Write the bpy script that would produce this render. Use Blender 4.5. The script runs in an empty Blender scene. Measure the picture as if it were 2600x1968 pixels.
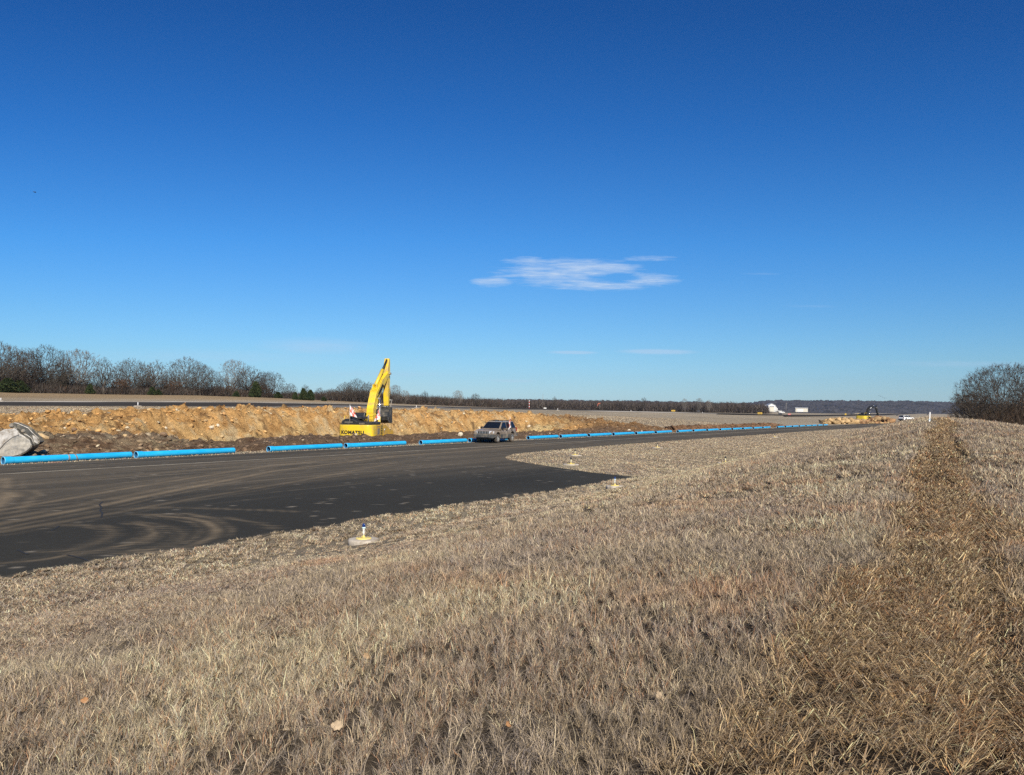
import bpy, bmesh, math, random
import numpy as np
from mathutils import Vector, Matrix
random.seed(7); RNG = np.random.default_rng(11)
SC = bpy.context.scene; COL = SC.collection
# ------------------------------------------------------------------ camera
EYE = np.array([0, 0, 2.8]); FPX = 1956.0; CX, CY = 1300.0, 984.0
_p, _r = math.radians(1.306), math.radians(0.6)
FW = np.array([0, math.cos(_p), math.sin(_p)])
_u0 = np.cross(np.array([1., 0, 0]), FW)
RT = np.array([1., 0, 0]) * math.cos(_r) + _u0 * math.sin(_r)
UP = np.cross(RT, FW)
cd = bpy.data.cameras.new('camera'); cam = bpy.data.objects.new('camera', cd); COL.objects.link(cam)
cd.sensor_fit = 'HORIZONTAL'; cd.sensor_width = 36.0; cd.lens = 36.0 * FPX / 2600.0
cd.clip_start = 0.1; cd.clip_end = 12000
M = Matrix(((RT[0], UP[0], -FW[0], 0), (RT[1], UP[1], -FW[1], 0), (RT[2], UP[2], -FW[2], 2.8), (0, 0, 0, 1)))
cam.matrix_world = M
SC.camera = cam
# ------------------------------------------------------------------ light
SUN_AZ, SUN_EL = math.radians(163), math.radians(37)     # azimuth clockwise from +Y
SC.cycles.use_denoising = False
SC.view_settings.view_transform = 'Standard'; SC.view_settings.look = 'None'
SC.view_settings.gamma = 1.0; SC.view_settings.exposure = 0.35
w = bpy.data.worlds.new('World'); SC.world = w; w.use_nodes = True
nt = w.node_tree; N = nt.nodes; L = nt.links
N.clear()
def wn(t, **k):
    n = N.new(t)
    for a, b in k.items(): setattr(n, a, b)
    return n
def wmath(op, a, b=None, c=None, clamp=False):
    n = N.new('ShaderNodeMath'); n.operation = op; n.use_clamp = clamp
    for i, v in enumerate((a, b, c)):
        if v is None: continue
        if isinstance(v, (int, float)): n.inputs[i].default_value = v
        else: L.new(v, n.inputs[i])
    return n.outputs[0]
sky = wn('ShaderNodeTexSky', sky_type='NISHITA', sun_disc=False, sun_elevation=SUN_EL, sun_rotation=SUN_AZ,
         altitude=300, air_density=1.0, dust_density=0.35, ozone_density=2.6)
bg = wn('ShaderNodeBackground'); bg.inputs[1].default_value = 0.098
out = wn('ShaderNodeOutputWorld')
tc = wn('ShaderNodeTexCoord'); sx = wn('ShaderNodeSeparateXYZ'); L.new(tc.outputs['Generated'], sx.inputs[0])
yy = wmath('MAXIMUM', sx.outputs[1], 0.05)
cu = wmath('DIVIDE', sx.outputs[0], yy); cw_ = wmath('DIVIDE', sx.outputs[2], yy)
comb = wn('ShaderNodeCombineXYZ'); L.new(cu, comb.inputs[0]); L.new(cw_, comb.inputs[1])
def wnoise(sx_, sy_, scale, det=5, rough=.6, rot=0.0):
    mp = wn('ShaderNodeMapping'); mp.inputs['Scale'].default_value = (sx_, sy_, 1); mp.inputs['Rotation'].default_value = (0, 0, rot)
    L.new(comb.outputs[0], mp.inputs[0])
    n = wn('ShaderNodeTexNoise'); n.inputs['Scale'].default_value = scale; n.inputs['Detail'].default_value = det; n.inputs['Roughness'].default_value = rough
    L.new(mp.outputs[0], n.inputs['Vector']); return n.outputs[0]
nz1 = wnoise(1, 7, 9); nz2 = wnoise(1, 9, 34, 6, .65, .06)
def blob(x, v, rx, rv, k=1.0):
    """soft ellipse in direction space, given where the cloud stands above the horizon"""
    u0 = (x - 1300) / 1956; w0 = (1028.6 + .0105 * (x - 1300) - v) / 1956
    a = wmath('POWER', wmath('ABSOLUTE', wmath('DIVIDE', wmath('SUBTRACT', cu, u0), rx / 1956)), 2)
    b = wmath('POWER', wmath('ABSOLUTE', wmath('DIVIDE', wmath('SUBTRACT', cw_, w0), rv / 1956)), 2)
    return wmath('MULTIPLY', wmath('SUBTRACT', 1.0, wmath('ADD', a, b)), k)
def wmax(l):
    r = l[0]
    for q in l[1:]: r = wmath('MAXIMUM', r, q)
    return r
solid = wmax([blob(1440, 690, 185, 42), blob(1520, 722, 150, 17), blob(1520, 678, 120, 14), blob(1640, 709, 95, 20), blob(1245, 715, 58, 15),
              blob(1340, 662, 75, 12, .8), blob(1642, 655, 70, 8, .5)])
hole = blob(1560, 706, 80, 15, .9)
solid = wmath('SUBTRACT', solid, wmath('MAXIMUM', hole, 0.0))
d1 = wmath('ADD', solid, wmath('MULTIPLY', wmath('SUBTRACT', nz2, 0.5), 1.9))
d1 = wmath('ADD', d1, wmath('MULTIPLY', wmath('SUBTRACT', nz1, 0.5), 1.8))
d1 = wmath('MULTIPLY', wmath('ADD', d1, 0.04), .80, clamp=True)
d1 = wmath('POWER', d1, 1.15)
d1 = wmath('MULTIPLY', d1, wmath('ADD', .55, wmath('MULTIPLY', nz2, 1.15)))
low = wmax([blob(1455, 895, 80, 6), blob(1670, 893, 125, 9), blob(1300, 967, 90, 6, .6), blob(2480, 925, 330, 12, .5), blob(800, 880, 190, 30, .65), blob(560, 905, 420, 24, .45), blob(980, 950, 260, 10, .4), blob(2060, 777, 90, 5, .35), blob(1930, 694, 60, 4, .4)])
d2 = wmath('MULTIPLY', wmath('ADD', wmath('MAXIMUM', low, 0.0), wmath('MULTIPLY', wmath('SUBTRACT', nz2, 0.5), 1.0)), wmath('MULTIPLY', wmath('MAXIMUM', low, 0.0), 1.6), clamp=True)
dens = wmath('ADD', wmath('MULTIPLY', d1, .64), wmath('MULTIPLY', d2, .42), clamp=True)
# grade of the clear winter sky: deeper blue than the raw model
gam = wn('ShaderNodeGamma'); gam.inputs[1].default_value = 1.0
L.new(sky.outputs[0], gam.inputs[0])
tint = wn('ShaderNodeMix', data_type='RGBA', blend_type='MULTIPLY'); tint.inputs[0].default_value = 1.0
L.new(gam.outputs[0], tint.inputs[6])
rampn = wn('ShaderNodeValToRGB'); rp = rampn.color_ramp; rp.interpolation = 'B_SPLINE' if False else 'LINEAR'
stops = [(.0, .60, .90, 1.34), (.02, .56, .86, 1.25), (.066, .47, .80, 1.12), (.117, .39, .765, 1.12), (.214, .25, .723, 1.20), (.367, .139, .565, 1.09), (.521, .092, .444, .933), (.9, .085, .38, .80)]
while len(rp.elements) < len(stops): rp.elements.new(.5)
for e, (p_, r_, g_, b_) in zip(rp.elements, stops): e.position = p_; e.color = (r_ / 1.25, g_ / 1.25, b_ / 1.25, 1)
L.new(cw_, rampn.inputs[0]); L.new(rampn.outputs[0], tint.inputs[7])
mixc = wn('ShaderNodeMix', data_type='RGBA'); L.new(dens, mixc.inputs[0]); L.new(tint.outputs[2], mixc.inputs[6])
mixc.inputs[7].default_value = (4.5, 5.6, 7.2, 1)
L.new(mixc.outputs[2], bg.inputs[0]); L.new(bg.outputs[0], out.inputs[0])
sl = bpy.data.lights.new('sun', 'SUN'); sl.energy = 4.9; sl.angle = math.radians(.5); sl.color = (1, .94, .84)
so = bpy.data.objects.new('sun', sl); COL.objects.link(so)
sd = Vector((math.sin(SUN_AZ) * math.cos(SUN_EL), math.cos(SUN_AZ) * math.cos(SUN_EL), math.sin(SUN_EL)))
so.rotation_euler = sd.to_track_quat('Z', 'Y').to_euler(); so.location = (30, -40, 40)
# ------------------------------------------------------------------ site coordinates: s along the taxiway, t away from it to the left
TH = math.atan(.6646); CT, STH = math.cos(TH), math.sin(TH)
def XY(s, t): return s * STH - t * CT, s * CT + t * STH
def ST(x, y): return x * STH + y * CT, -x * CT + y * STH
def ray(u, v): return FW + RT * ((u - CX) / FPX) - UP * ((v - CY) / FPX)
def at_depth(u, v, d): return EYE + ray(u, v) * d
# ------------------------------------------------------------------ noise
def _h(ix, iy, seed):
    n = (ix.astype(np.int64) * 374761393 + iy.astype(np.int64) * 668265263 + seed * 1442695041) & 0xFFFFFFFF
    n = ((n ^ (n >> 13)) * 1274126177) & 0xFFFFFFFF
    return ((n ^ (n >> 16)) & 0xFFFFFF) / float(0xFFFFFF)
def vn(x, y, seed=0):
    x = np.asarray(x, float); y = np.asarray(y, float)
    ix = np.floor(x); iy = np.floor(y); fx = x - ix; fy = y - iy
    fx = fx * fx * (3 - 2 * fx); fy = fy * fy * (3 - 2 * fy)
    a = _h(ix, iy, seed); b = _h(ix + 1, iy, seed); c = _h(ix, iy + 1, seed); d = _h(ix + 1, iy + 1, seed)
    return (a * (1 - fx) + b * fx) * (1 - fy) + (c * (1 - fx) + d * fx) * fy
def fbm(x, y, seed=0, o=4, g=.5):
    r = 0; a = 1; n = 0
    for i in range(o):
        r = r + a * vn(x * 2 ** i + 17 * i, y * 2 ** i - 9 * i, seed + i); n += a; a *= g
    return r / n - .5
def sm(a, b, x):
    q = np.clip((x - a) / (b - a), 0, 1); return q * q * (3 - 2 * q)
# ------------------------------------------------------------------ terrain
def plane_z(s):
    s = np.asarray(s, float)
    return np.where(s < 200, -.0064 * (s - 11), -1.21 - .0036 * (s - 200))
CR = [(-60, 1.9), (22, 1.9), (26, 1.83), (31, 1.96), (34.6, 2.15), (40, 2.15), (60, 2.08), (68, 1.93), (80, 1.86), (87, 1.5), (94, 1.04), (105, .9), (121, .7), (160, .4), (226, -.57), (279, -1.1), (400, -1.9)]
RN = [(-60, 2.1), (44, 2.02), (78, 2.06), (106, 2.09), (115, 2.05), (173, 1.6), (259, .81), (424, -1.5), (600, -2.4)]
RF = [(-60, 2.4), (57, 2.42), (76, 2.56), (100, 2.7), (136, 2.5), (148, 2.3), (222, 1.66), (333, .45), (545, -1.85), (700, -2.7)]
TR = [(-100, 4.5), (75, 4.38), (101, 4.31), (122, 4.45), (146, 4.15), (181, 3.26), (233, 1.9), (330, .9), (417, .1), (520, -.9), (610, -1.7), (900, -3.6)]
def rowz(tab, s):
    ss = [a for a, b in tab]; zz = [b for a, b in tab]
    z = np.interp(s, ss, zz)
    return np.where(s > ss[-1], zz[-1] + plane_z(s) - plane_z(ss[-1]), z)
ROWS = [(39., None), (56., CR), (105., RN), (135., RF), (180., TR), (6000., TR)]
def ridge(s, t):
    tc_ = .4 + .075 * np.clip(s, -40, 60)
    h = np.interp(s, [-30, 4, 7, 17, 34, 44, 52, 70, 95, 130], [1.1, 1.22, 1.36, 1.6, 1.98, 2.28, 2.3, 1.7, .7, .2]) - .0 
    h = h + .0064 * (np.clip(s, 0, 100) - 11)
    d = t - tc_
    left = 1 - sm(0.6, 9.6, d) * 1.0
    left = np.where(d > 0, 1 - np.clip((d - .4) / 9.4, 0, 1) ** 1.15, 1); left = np.where(d > 9.8, 0, left)
    rgt = 1 - .9 * sm(0, 16, -d)
    return h * np.where(d >= 0, left, rgt)
def natural(x, y):
    s, t = ST(x, y)
    base = plane_z(s)
    z = base + ridge(s, t)
    far = base.copy() if hasattr(base, 'copy') else base
    prev_t, prev_z = 39., base
    zz = base
    for T, tab in ROWS[1:]:
        cz = rowz(tab, s)
        f = np.clip((t - prev_t) / (T - prev_t), 0, 1)
        if T == 56.: f = f ** 1.05
        zz = np.where(t > prev_t, prev_z * (1 - f) + cz * f, zz)
        prev_t, prev_z = T, cz
    z = np.where(t > 39, zz, z)
    rough = sm(13, 10, t) * .07 * fbm(x * .7, y * .7, 3) + sm(-40, 0, t) * .0
    rough = rough + np.where(t > 42, .10 * fbm(x * .12, y * .12, 5) * sm(42, 60, t), 0)
    # wheel ruts of the trampled path along the crest
    tc_ = .4 + .06 * s
    return z + rough
DS0, DS1, DT0, DT1 = 6., 103.5, 39.2, 56.6
_bp = [(-40, 1150), (100, 1146), (300, 1142), (560, 1140), (615, 1139), (653, 1120), (710, 1109), (778, 1107), (857, 1108), (880, 1111), (905, 1108), (916, 1104), (950, 1105), (966, 1114), (975, 1118), (1026, 1119), (1034, 1115), (1053, 1110), (1080, 1108), (1106, 1100), (1132, 1103), (1200, 1104), (1324, 1100), (1400, 1107), (1500, 1103)]
_bs, _bz = [], []
for _u, _v in _bp:
    _d = ray(_u, _v); _L = 41.4 / (-_d[0] * CT + _d[1] * STH); _P = EYE + _d * _L; _bs.append(ST(_P[0], _P[1])[0]); _bz.append(_P[2])
def dirt_mask(s, t):
    return sm(DS0, DS0 + 1.5, s) * sm(DS1 + 1, DS1 - 1, s) * sm(DT0, DT0 + 1.2, t) * sm(DT1, DT1 - 1.2, t)
RUT = []; RUTS_ = []
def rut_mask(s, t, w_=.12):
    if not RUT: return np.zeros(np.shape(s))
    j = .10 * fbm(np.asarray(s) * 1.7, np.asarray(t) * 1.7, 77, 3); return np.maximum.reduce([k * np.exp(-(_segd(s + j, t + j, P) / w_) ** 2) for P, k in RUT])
def _segd(s, t, P):
    d = np.full(np.shape(s), 1e9)
    for (a, b), (c, e) in zip(P[:-1], P[1:]):
        dx, dy = c - a, e - b; q = np.clip(((s - a) * dx + (t - b) * dy) / (dx * dx + dy * dy + 1e-9), 0, 1)
        d = np.minimum(d, np.hypot(s - a - q * dx, t - b - q * dy))
    return d
def ground_z(x, y):
    s, t = ST(x, y)
    return natural(x, y) - 1.9 * dirt_mask(s, t) - .16 * rut_mask(s, t)
def dirt_z(s, t):
    x, y = XY(s, t)
    nat = natural(x, y); pl = plane_z(s)
    pit = sm(27, 35, s) * sm(92, 78, s)
    floor_ = -1.0 - .25 * fbm(s * .2, t * .2, 9)
    inpit = sm(42.6, 44.6, t) * sm(53.6, 50.4, t)
    z = nat * (1 - pit * inpit) + floor_ * pit * inpit
    # loose berm between the pipes and the trench
    g_ = np.exp(-(np.abs(t - 41.4) / 1.45) ** 2.4)
    z = z * (1 - g_) + np.maximum(np.interp(s, _bs, _bz) - .14 - .05 * sm(38, 40, s) * sm(56, 52, s), pl + .04) * g_
    # spoil heaped along the upper lip, ragged top
    lip = sm(105, 90, s) * (.5 + fbm(s * .25, t * .1, 21, 3)) 
    z = z + (.12 + .14 * sm(55, 40, s) * sm(30, 36, s)) * lip * np.exp(-((t - 54.6) / 1.3) ** 2)
    amp = (.17 + .36 * sm(44, 49, t)) * (1 - .55 * g_ * sm(28, 34, s))
    e = fbm(s * .55, t * .55, 31, 6, .62)
    rid = 1 - np.abs(fbm(s * .9 + 40, t * .9, 51, 5, .6)) * 4
    edge = sm(DT0 - .9, DT0 + .8, t) * sm(DT1 + 1.3, DT1 - .2, t) * sm(DS0 - 1, DS0 + 1, s) * sm(DS1 + 2.2, DS1 - .5, s)
    gul = np.abs(fbm(s * .8 + .8 * (t - 50), t * .22, 61, 5, .6)) * 4
    z = z + edge * (amp * 2.0 * e + .12 * (rid - .6) * (1 - g_) - .28 * sm(46, 49, t) * sm(.8, .1, gul) + .13 * (vn(s * 2.4, t * 2.4, 77) > .66) * (1 - .5 * g_) + .26 * (vn(s * 1.1 + 7, t * 1.3, 78) > .74) * sm(44, 47, t) - .16 * (vn(s * 1.7 + 3, t * 1.9, 79) > .76) * sm(44, 47, t))
    # benches cut by the digger
    z = z + edge * .12 * (vn(s * .35, t * 1.3, 71) > .62)
    return z * 1.0 + np.where(edge > .01, .03, -.25) * 1.0
def surf_z(x, y):
    x = np.asarray(x, float); y = np.asarray(y, float)
    s, t = ST(x, y)
    z = ground_z(x, y)
    ind = (s > DS0) & (s < DS1 + .5) & (t > DT0) & (t < DT1)
    zd = dirt_z(s, t)
    return np.where(ind, np.maximum(z, zd), z)
def hit(u, v, zoff=0.0, dmin=3., dmax=4000.):
    """first point of the terrain along a sight line"""
    d = ray(u, v); ds = np.geomspace(dmin, dmax, 4000)
    P = EYE[None, :] + d[None, :] * ds[:, None]
    g = surf_z(P[:, 0], P[:, 1]) + zoff
    k = np.nonzero(P[:, 2] <= g)[0]
    if len(k) == 0: return P[-1]
    return P[k[0]]
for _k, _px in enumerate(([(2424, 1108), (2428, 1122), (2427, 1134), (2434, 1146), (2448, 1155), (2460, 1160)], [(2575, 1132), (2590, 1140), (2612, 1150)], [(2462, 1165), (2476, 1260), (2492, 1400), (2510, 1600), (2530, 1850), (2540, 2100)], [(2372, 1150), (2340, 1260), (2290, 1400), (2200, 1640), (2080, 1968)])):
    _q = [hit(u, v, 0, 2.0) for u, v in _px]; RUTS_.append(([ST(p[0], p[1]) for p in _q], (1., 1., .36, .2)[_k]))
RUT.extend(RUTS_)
def gp(x, y, dz=0.0): return Vector((float(x), float(y), float(surf_z(x, y)) + dz))
# ------------------------------------------------------------------ object helpers
def tag(o, label=None, cat=None, group=None, kind=None):
    if label: o['label'] = label
    if cat: o['category'] = cat
    if group: o['group'] = group
    if kind: o['kind'] = kind
    return o
def mesh_np(name, V, faces_flat, counts, mat, parent=None, cols=None, smooth=False, mats=None):
    me = bpy.data.meshes.new(name); V = np.asarray(V, np.float32); faces_flat = np.asarray(faces_flat, np.int32); counts = np.asarray(counts, np.int32)
    me.vertices.add(len(V)); me.vertices.foreach_set('co', V.ravel())
    me.loops.add(len(faces_flat)); me.loops.foreach_set('vertex_index', faces_flat)
    me.polygons.add(len(counts)); st = np.concatenate([[0], np.cumsum(counts)[:-1]]).astype(np.int32)
    me.polygons.foreach_set('loop_start', st); me.polygons.foreach_set('loop_total', counts)
    if smooth: me.polygons.foreach_set('use_smooth', np.ones(len(counts), bool))
    me.update(calc_edges=True)
    if cols is not None:
        for nm, c in cols.items():
            a = me.color_attributes.new(nm, 'FLOAT_COLOR', 'POINT')
            c = np.asarray(c, np.float32)
            if c.ndim == 1: c = np.stack([c, c, c], 1)
            c4 = np.ones((len(V), 4), np.float32); c4[:, :3] = c
            a.data.foreach_set('color', c4.ravel())
    me.materials.append(mat)
    o = bpy.data.objects.new(name, me); COL.objects.link(o)
    if parent: o.parent = parent
    return o
def grid_faces(nr, nc):
    i = np.arange((nr - 1) * (nc - 1)); r = i // (nc - 1); c = i % (nc - 1)
    a = r * nc + c
    return np.stack([a, a + 1, a + nc + 1, a + nc], 1)
class MB:
    """collects shapes into one mesh"""
    def __init__(s): s.bm = bmesh.new()
    def _add(s, vs, fs):
        v = [s.bm.verts.new(p) for p in vs]; out = []
        for f in fs:
            try: out.append(s.bm.faces.new([v[i] for i in f]))
            except ValueError: pass
        return v, out
    def _bev(s, fs, b, seg=2):
        es = list({e for f in fs for e in f.edges})
        if b > 0: bmesh.ops.bevel(s.bm, geom=es, offset=b, segments=seg, affect='EDGES', profile=.6, clamp_overlap=True)
    def box(s, c, d, rot=None, bev=0.0, taper=None):
        x, y, z = d[0] / 2, d[1] / 2, d[2] / 2; tx, ty = taper or (1, 1)
        vs = [(-x, -y, -z), (x, -y, -z), (x, y, -z), (-x, y, -z), (-x * tx, -y * ty, z), (x * tx, -y * ty, z), (x * tx, y * ty, z), (-x * tx, y * ty, z)]
        R = rot if rot is not None else Matrix.Identity(3)
        v, f = s._add([R @ Vector(p) + Vector(c) for p in vs], [(0, 3, 2, 1), (4, 5, 6, 7), (0, 1, 5, 4), (1, 2, 6, 5), (2, 3, 7, 6), (3, 0, 4, 7)])
        s._bev(f, bev); return s
    def hexa(s, vs, bev=0.0):
        v, f = s._add([Vector(p) for p in vs], [(0, 3, 2, 1), (4, 5, 6, 7), (0, 1, 5, 4), (1, 2, 6, 5), (2, 3, 7, 6), (3, 0, 4, 7)])
        s._bev(f, bev); return s
    def prism(s, poly, a0, a1, axis='x', bev=0.0):
        """poly in the two other axes, extruded from a0 to a1 along axis"""
        def P(p, a): return {'x': (a, p[0], p[1]), 'y': (p[0], a, p[1]), 'z': (p[0], p[1], a)}[axis]
        n = len(poly); vs = [P(p, a0) for p in poly] + [P(p, a1) for p in poly]
        fs = [tuple(range(n - 1, -1, -1)), tuple(range(n, 2 * n))] + [(i, (i + 1) % n, n + (i + 1) % n, n + i) for i in range(n)]
        v, f = s._add(vs, fs); bmesh.ops.recalc_face_normals(s.bm, faces=f); s._bev(f, bev); return s
    def tube(s, pts, r, n=10, cap=True):
        pts = [Vector(p) for p in pts]; rs = r if isinstance(r, (list, tuple)) else [r] * len(pts)
        rings = []; pv = None
        for i, p in enumerate(pts):
            d = (pts[min(i + 1, len(pts) - 1)] - pts[max(i - 1, 0)])
            if d.length < 1e-9: d = Vector((0, 0, 1))
            d.normalize()
            a = (pv - d * pv.dot(d)) if pv is not None and (pv - d * pv.dot(d)).length > .1 else d.orthogonal()
            a.normalize(); pv = a; b = d.cross(a)
            rings.append([s.bm.verts.new(p + (a * math.cos(q) + b * math.sin(q)) * rs[i]) for q in [2 * math.pi * k / n for k in range(n)]])
        for i in range(len(rings) - 1):
            for k in range(n): s.bm.faces.new((rings[i][k], rings[i][(k + 1) % n], rings[i + 1][(k + 1) % n], rings[i + 1][k])).smooth = True
        if cap:
            for q in (rings[0][::-1], rings[-1]):
                try: s.bm.faces.new(q)
                except ValueError: pass
        return s
    def lathe(s, prof, n=20, c=(0, 0, 0), axis='z'):
        def P(r, z, q):
            x, y = r * math.cos(q), r * math.sin(q)
            p = {'z': (x, y, z), 'x': (z, x, y), 'y': (x, z, y)}[axis]
            return Vector(p) + Vector(c)
        rings = [[s.bm.verts.new(P(max(r, 1e-4), z, 2 * math.pi * k / n)) for k in range(n)] for r, z in prof]
        fs = []
        for i in range(len(rings) - 1):
            for k in range(n):
                f = s.bm.faces.new((rings[i][k], rings[i][(k + 1) % n], rings[i + 1][(k + 1) % n], rings[i + 1][k])); f.smooth = True; fs.append(f)
        bmesh.ops.recalc_face_normals(s.bm, faces=fs); return s
    def poly(s, pts):
        s._add([Vector(p) for p in pts], [tuple(range(len(pts)))]); return s
    def slab(s, pts, n, th):
        """a flat plate: polygon pts thickened along n"""
        n = Vector(n).normalized() * th; k = len(pts)
        s._add([Vector(p) for p in pts] + [Vector(p) + n for p in pts], [tuple(range(k)), tuple(range(2 * k - 1, k - 1, -1))] + [(i, (i + 1) % k, k + (i + 1) % k, k + i) for i in range(k)])
        return s
    def build(s, name, mat, parent=None, weight=False):
        bmesh.ops.recalc_face_normals(s.bm, faces=s.bm.faces[:]) if False else None
        me = bpy.data.meshes.new(name); s.bm.to_mesh(me); s.bm.free(); me.materials.append(mat)
        o = bpy.data.objects.new(name, me); COL.objects.link(o)
        if parent: o.parent = parent
        return o
def empty(name, loc=(0, 0, 0), rz=0.0):
    o = bpy.data.objects.new(name, None); COL.objects.link(o); o.location = loc; o.rotation_euler = (0, 0, rz); o.empty_display_size = .3
    return o
def copy_tree(o, parent=None):
    c = o.copy(); COL.objects.link(c); c.parent = parent
    for ch in [q for q in ALLCH.get(o.name, [])] or list(o.children): copy_tree(ch, c)
    return c
ALLCH = {}
def aim(az): return -az     # rotation_euler.z that turns +Y to azimuth az
# ------------------------------------------------------------------ materials
def newmat(name):
    m = bpy.data.materials.new(name); m.use_nodes = True; return m, m.node_tree.nodes, m.node_tree.links, m.node_tree.nodes['Principled BSDF']
def mat(name, col, rough=.6, metal=0.0, var=.12, scale=3.0, dirt=None, dirt_amt=0.0, bump=0.0, spec=.5, coat=0.0):
    m, n, l, b = newmat(name)
    b.inputs['Roughness'].default_value = rough; b.inputs['Metallic'].default_value = metal; b.inputs['Specular IOR Level'].default_value = spec
    b.inputs['Coat Weight'].default_value = coat
    t = n.new('ShaderNodeTexCoord'); no = n.new('ShaderNodeTexNoise'); no.inputs['Scale'].default_value = scale; no.inputs['Detail'].default_value = 6; no.inputs['Roughness'].default_value = .65
    l.new(t.outputs['Object'], no.inputs['Vector'])
    r = n.new('ShaderNodeValToRGB'); r.color_ramp.elements[0].position = .3; r.color_ramp.elements[1].position = .7
    r.color_ramp.elements[0].color = (*[c * (1 - var) for c in col], 1); r.color_ramp.elements[1].color = (*[min(1, c * (1 + var)) for c in col], 1)
    l.new(no.outputs[0], r.inputs[0]); last = r.outputs[0]
    if dirt:
        n2 = n.new('ShaderNodeTexNoise'); n2.inputs['Scale'].default_value = scale * .6; n2.inputs['Detail'].default_value = 8; n2.inputs['Roughness'].default_value = .7
        l.new(t.outputs['Object'], n2.inputs['Vector'])
        mr = n.new('ShaderNodeMapRange'); mr.inputs[1].default_value = .62 - dirt_amt * .35; mr.inputs[2].default_value = .75 - dirt_amt * .2; l.new(n2.outputs[0], mr.inputs[0])
        mx = n.new('ShaderNodeMix'); mx.data_type = 'RGBA'; l.new(mr.outputs[0], mx.inputs[0]); l.new(last, mx.inputs[6]); mx.inputs[7].default_value = (*dirt, 1)
        last = mx.outputs[2]
    l.new(last, b.inputs['Base Color'])
    if bump:
        bp = n.new('ShaderNodeBump'); bp.inputs['Strength'].default_value = bump; bp.inputs['Distance'].default_value = .05; l.new(no.outputs[0], bp.inputs['Height']); l.new(bp.outputs[0], b.inputs['Normal'])
    return m
def attr_mat(name, attr, rough=.9, noise=(), spec=.2, bump=None):
    """base colour from the mesh's own colour attribute times noise; noise: (scale, lo, hi)"""
    m, n, l, b = newmat(name); b.inputs['Roughness'].default_value = rough; b.inputs['Specular IOR Level'].default_value = spec
    a = n.new('ShaderNodeAttribute'); a.attribute_name = attr; last = a.outputs['Color']
    t = n.new('ShaderNodeNewGeometry')
    for sc_, lo, hi in noise:
        no = n.new('ShaderNodeTexNoise'); no.inputs['Scale'].default_value = sc_; no.inputs['Detail'].default_value = 6; no.inputs['Roughness'].default_value = .7
        l.new(t.outputs['Position'], no.inputs['Vector'])
        mr = n.new('ShaderNodeMapRange'); mr.inputs[1].default_value = .3; mr.inputs[2].default_value = .7; mr.inputs[3].default_value = lo; mr.inputs[4].default_value = hi
        l.new(no.outputs[0], mr.inputs[0])
        mx = n.new('ShaderNodeMix'); mx.data_type = 'RGBA'; mx.blend_type = 'MULTIPLY'; mx.inputs[0].default_value = 1
        l.new(last, mx.inputs[6]); l.new(mr.outputs[0], mx.inputs[7]); last = mx.outputs[2]
    l.new(last, b.inputs['Base Color'])
    if bump:
        no = n.new('ShaderNodeTexNoise'); no.inputs['Scale'].default_value = bump[0]; no.inputs['Detail'].default_value = 8; no.inputs['Roughness'].default_value = .75
        l.new(t.outputs['Position'], no.inputs['Vector'])
        bp = n.new('ShaderNodeBump'); bp.inputs['Strength'].default_value = bump[1]; bp.inputs['Distance'].default_value = bump[2]
        l.new(no.outputs[0], bp.inputs['Height']); l.new(bp.outputs[0], b.inputs['Normal'])
    return m
# ------------------------------------------------------------------ ground
def lerp3(a, b, f): return a * (1 - f[..., None]) + np.asarray(b) * f[..., None]
def path_mask(s, t):
    c = .10 + .073 * s + .14 * np.sin(s * .45); wv = np.interp(s, [0, 4, 10, 20, 35, 48, 60], [1.15, .92, .74, .60, .56, .45, .3])
    n = .9 * fbm(s * .9, t * .9, 81, 5, .6)
    m = sm(1.0, .55, np.abs(t - c) / wv + n)
    near = sm(6.0, 3.2, s) * sm(1.5, -.2, t - .1 * s + n * 2.4) * .7
    return np.maximum(m * sm(58, 42, s) * sm(-30, -10, s), near)
def ground_col(x, y):
    s, t = ST(x, y)
    c = np.zeros(np.shape(x) + (3,)) + np.array([.325, .27, .20])
    tc_ = .4 + .075 * np.clip(s, -40, 60)
    on = sm(11.5, 8.5, t - tc_ * .6) * sm(130, 80, s)
    c = lerp3(c, (.295, .24, .178), on)
    toe = np.exp(-((t - tc_ - 7.6) / 1.6) ** 2) * sm(10, 26, s) * sm(110, 60, s) * .7 * sm(-.25, .2, fbm(x * .3, y * .3, 7))
    c = lerp3(c, (.47, .40, .26), toe)
    n1 = fbm(x * .55, y * .55, 91, 5, .6); n2 = fbm(x * .9 + 30, y * .9, 92, 5, .6); n3 = fbm(x * .16, y * .16, 93, 4)
    near = sm(120, 20, np.hypot(x, y))
    c = lerp3(c, (.25, .205, .17), sm(.06, .22, n1) * .55 * near)
    c = lerp3(c, (.36, .225, .14), sm(.10, .26, n2) * .5 * near * on)
    c = lerp3(c, (.47, .405, .275), sm(.03, .2, -n1) * .42 * near)
    c = c * (1 + .35 * n3)[..., None]
    pm = path_mask(s, t)
    c = lerp3(c, (.225, .150, .080), pm * .9)
    back = sm(140, 160, t) * sm(400, 200, s)
    c = lerp3(c, (.31, .225, .135), back)
    fs = fbm(s * .02, t * .09, 94, 4)
    c = c * (1 + .5 * fs * sm(45, 60, t))[..., None]
    return np.clip(c, .02, .9)
az = np.radians(np.concatenate([np.linspace(-180, -48, 34)[:-1], np.arange(-48, 48, .16), np.linspace(48, 180, 34)]))
rr = np.concatenate([[0.02, .6, 1.2], np.geomspace(1.8, 420, 400), np.geomspace(440, 3350, 50)])
A, R_ = np.meshgrid(az, rr)
gx, gy = np.sin(A) * R_, np.cos(A) * R_
gz = ground_z(gx, gy)
gs, gt = ST(gx, gy)
gcol = ground_col(gx, gy)
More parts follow.
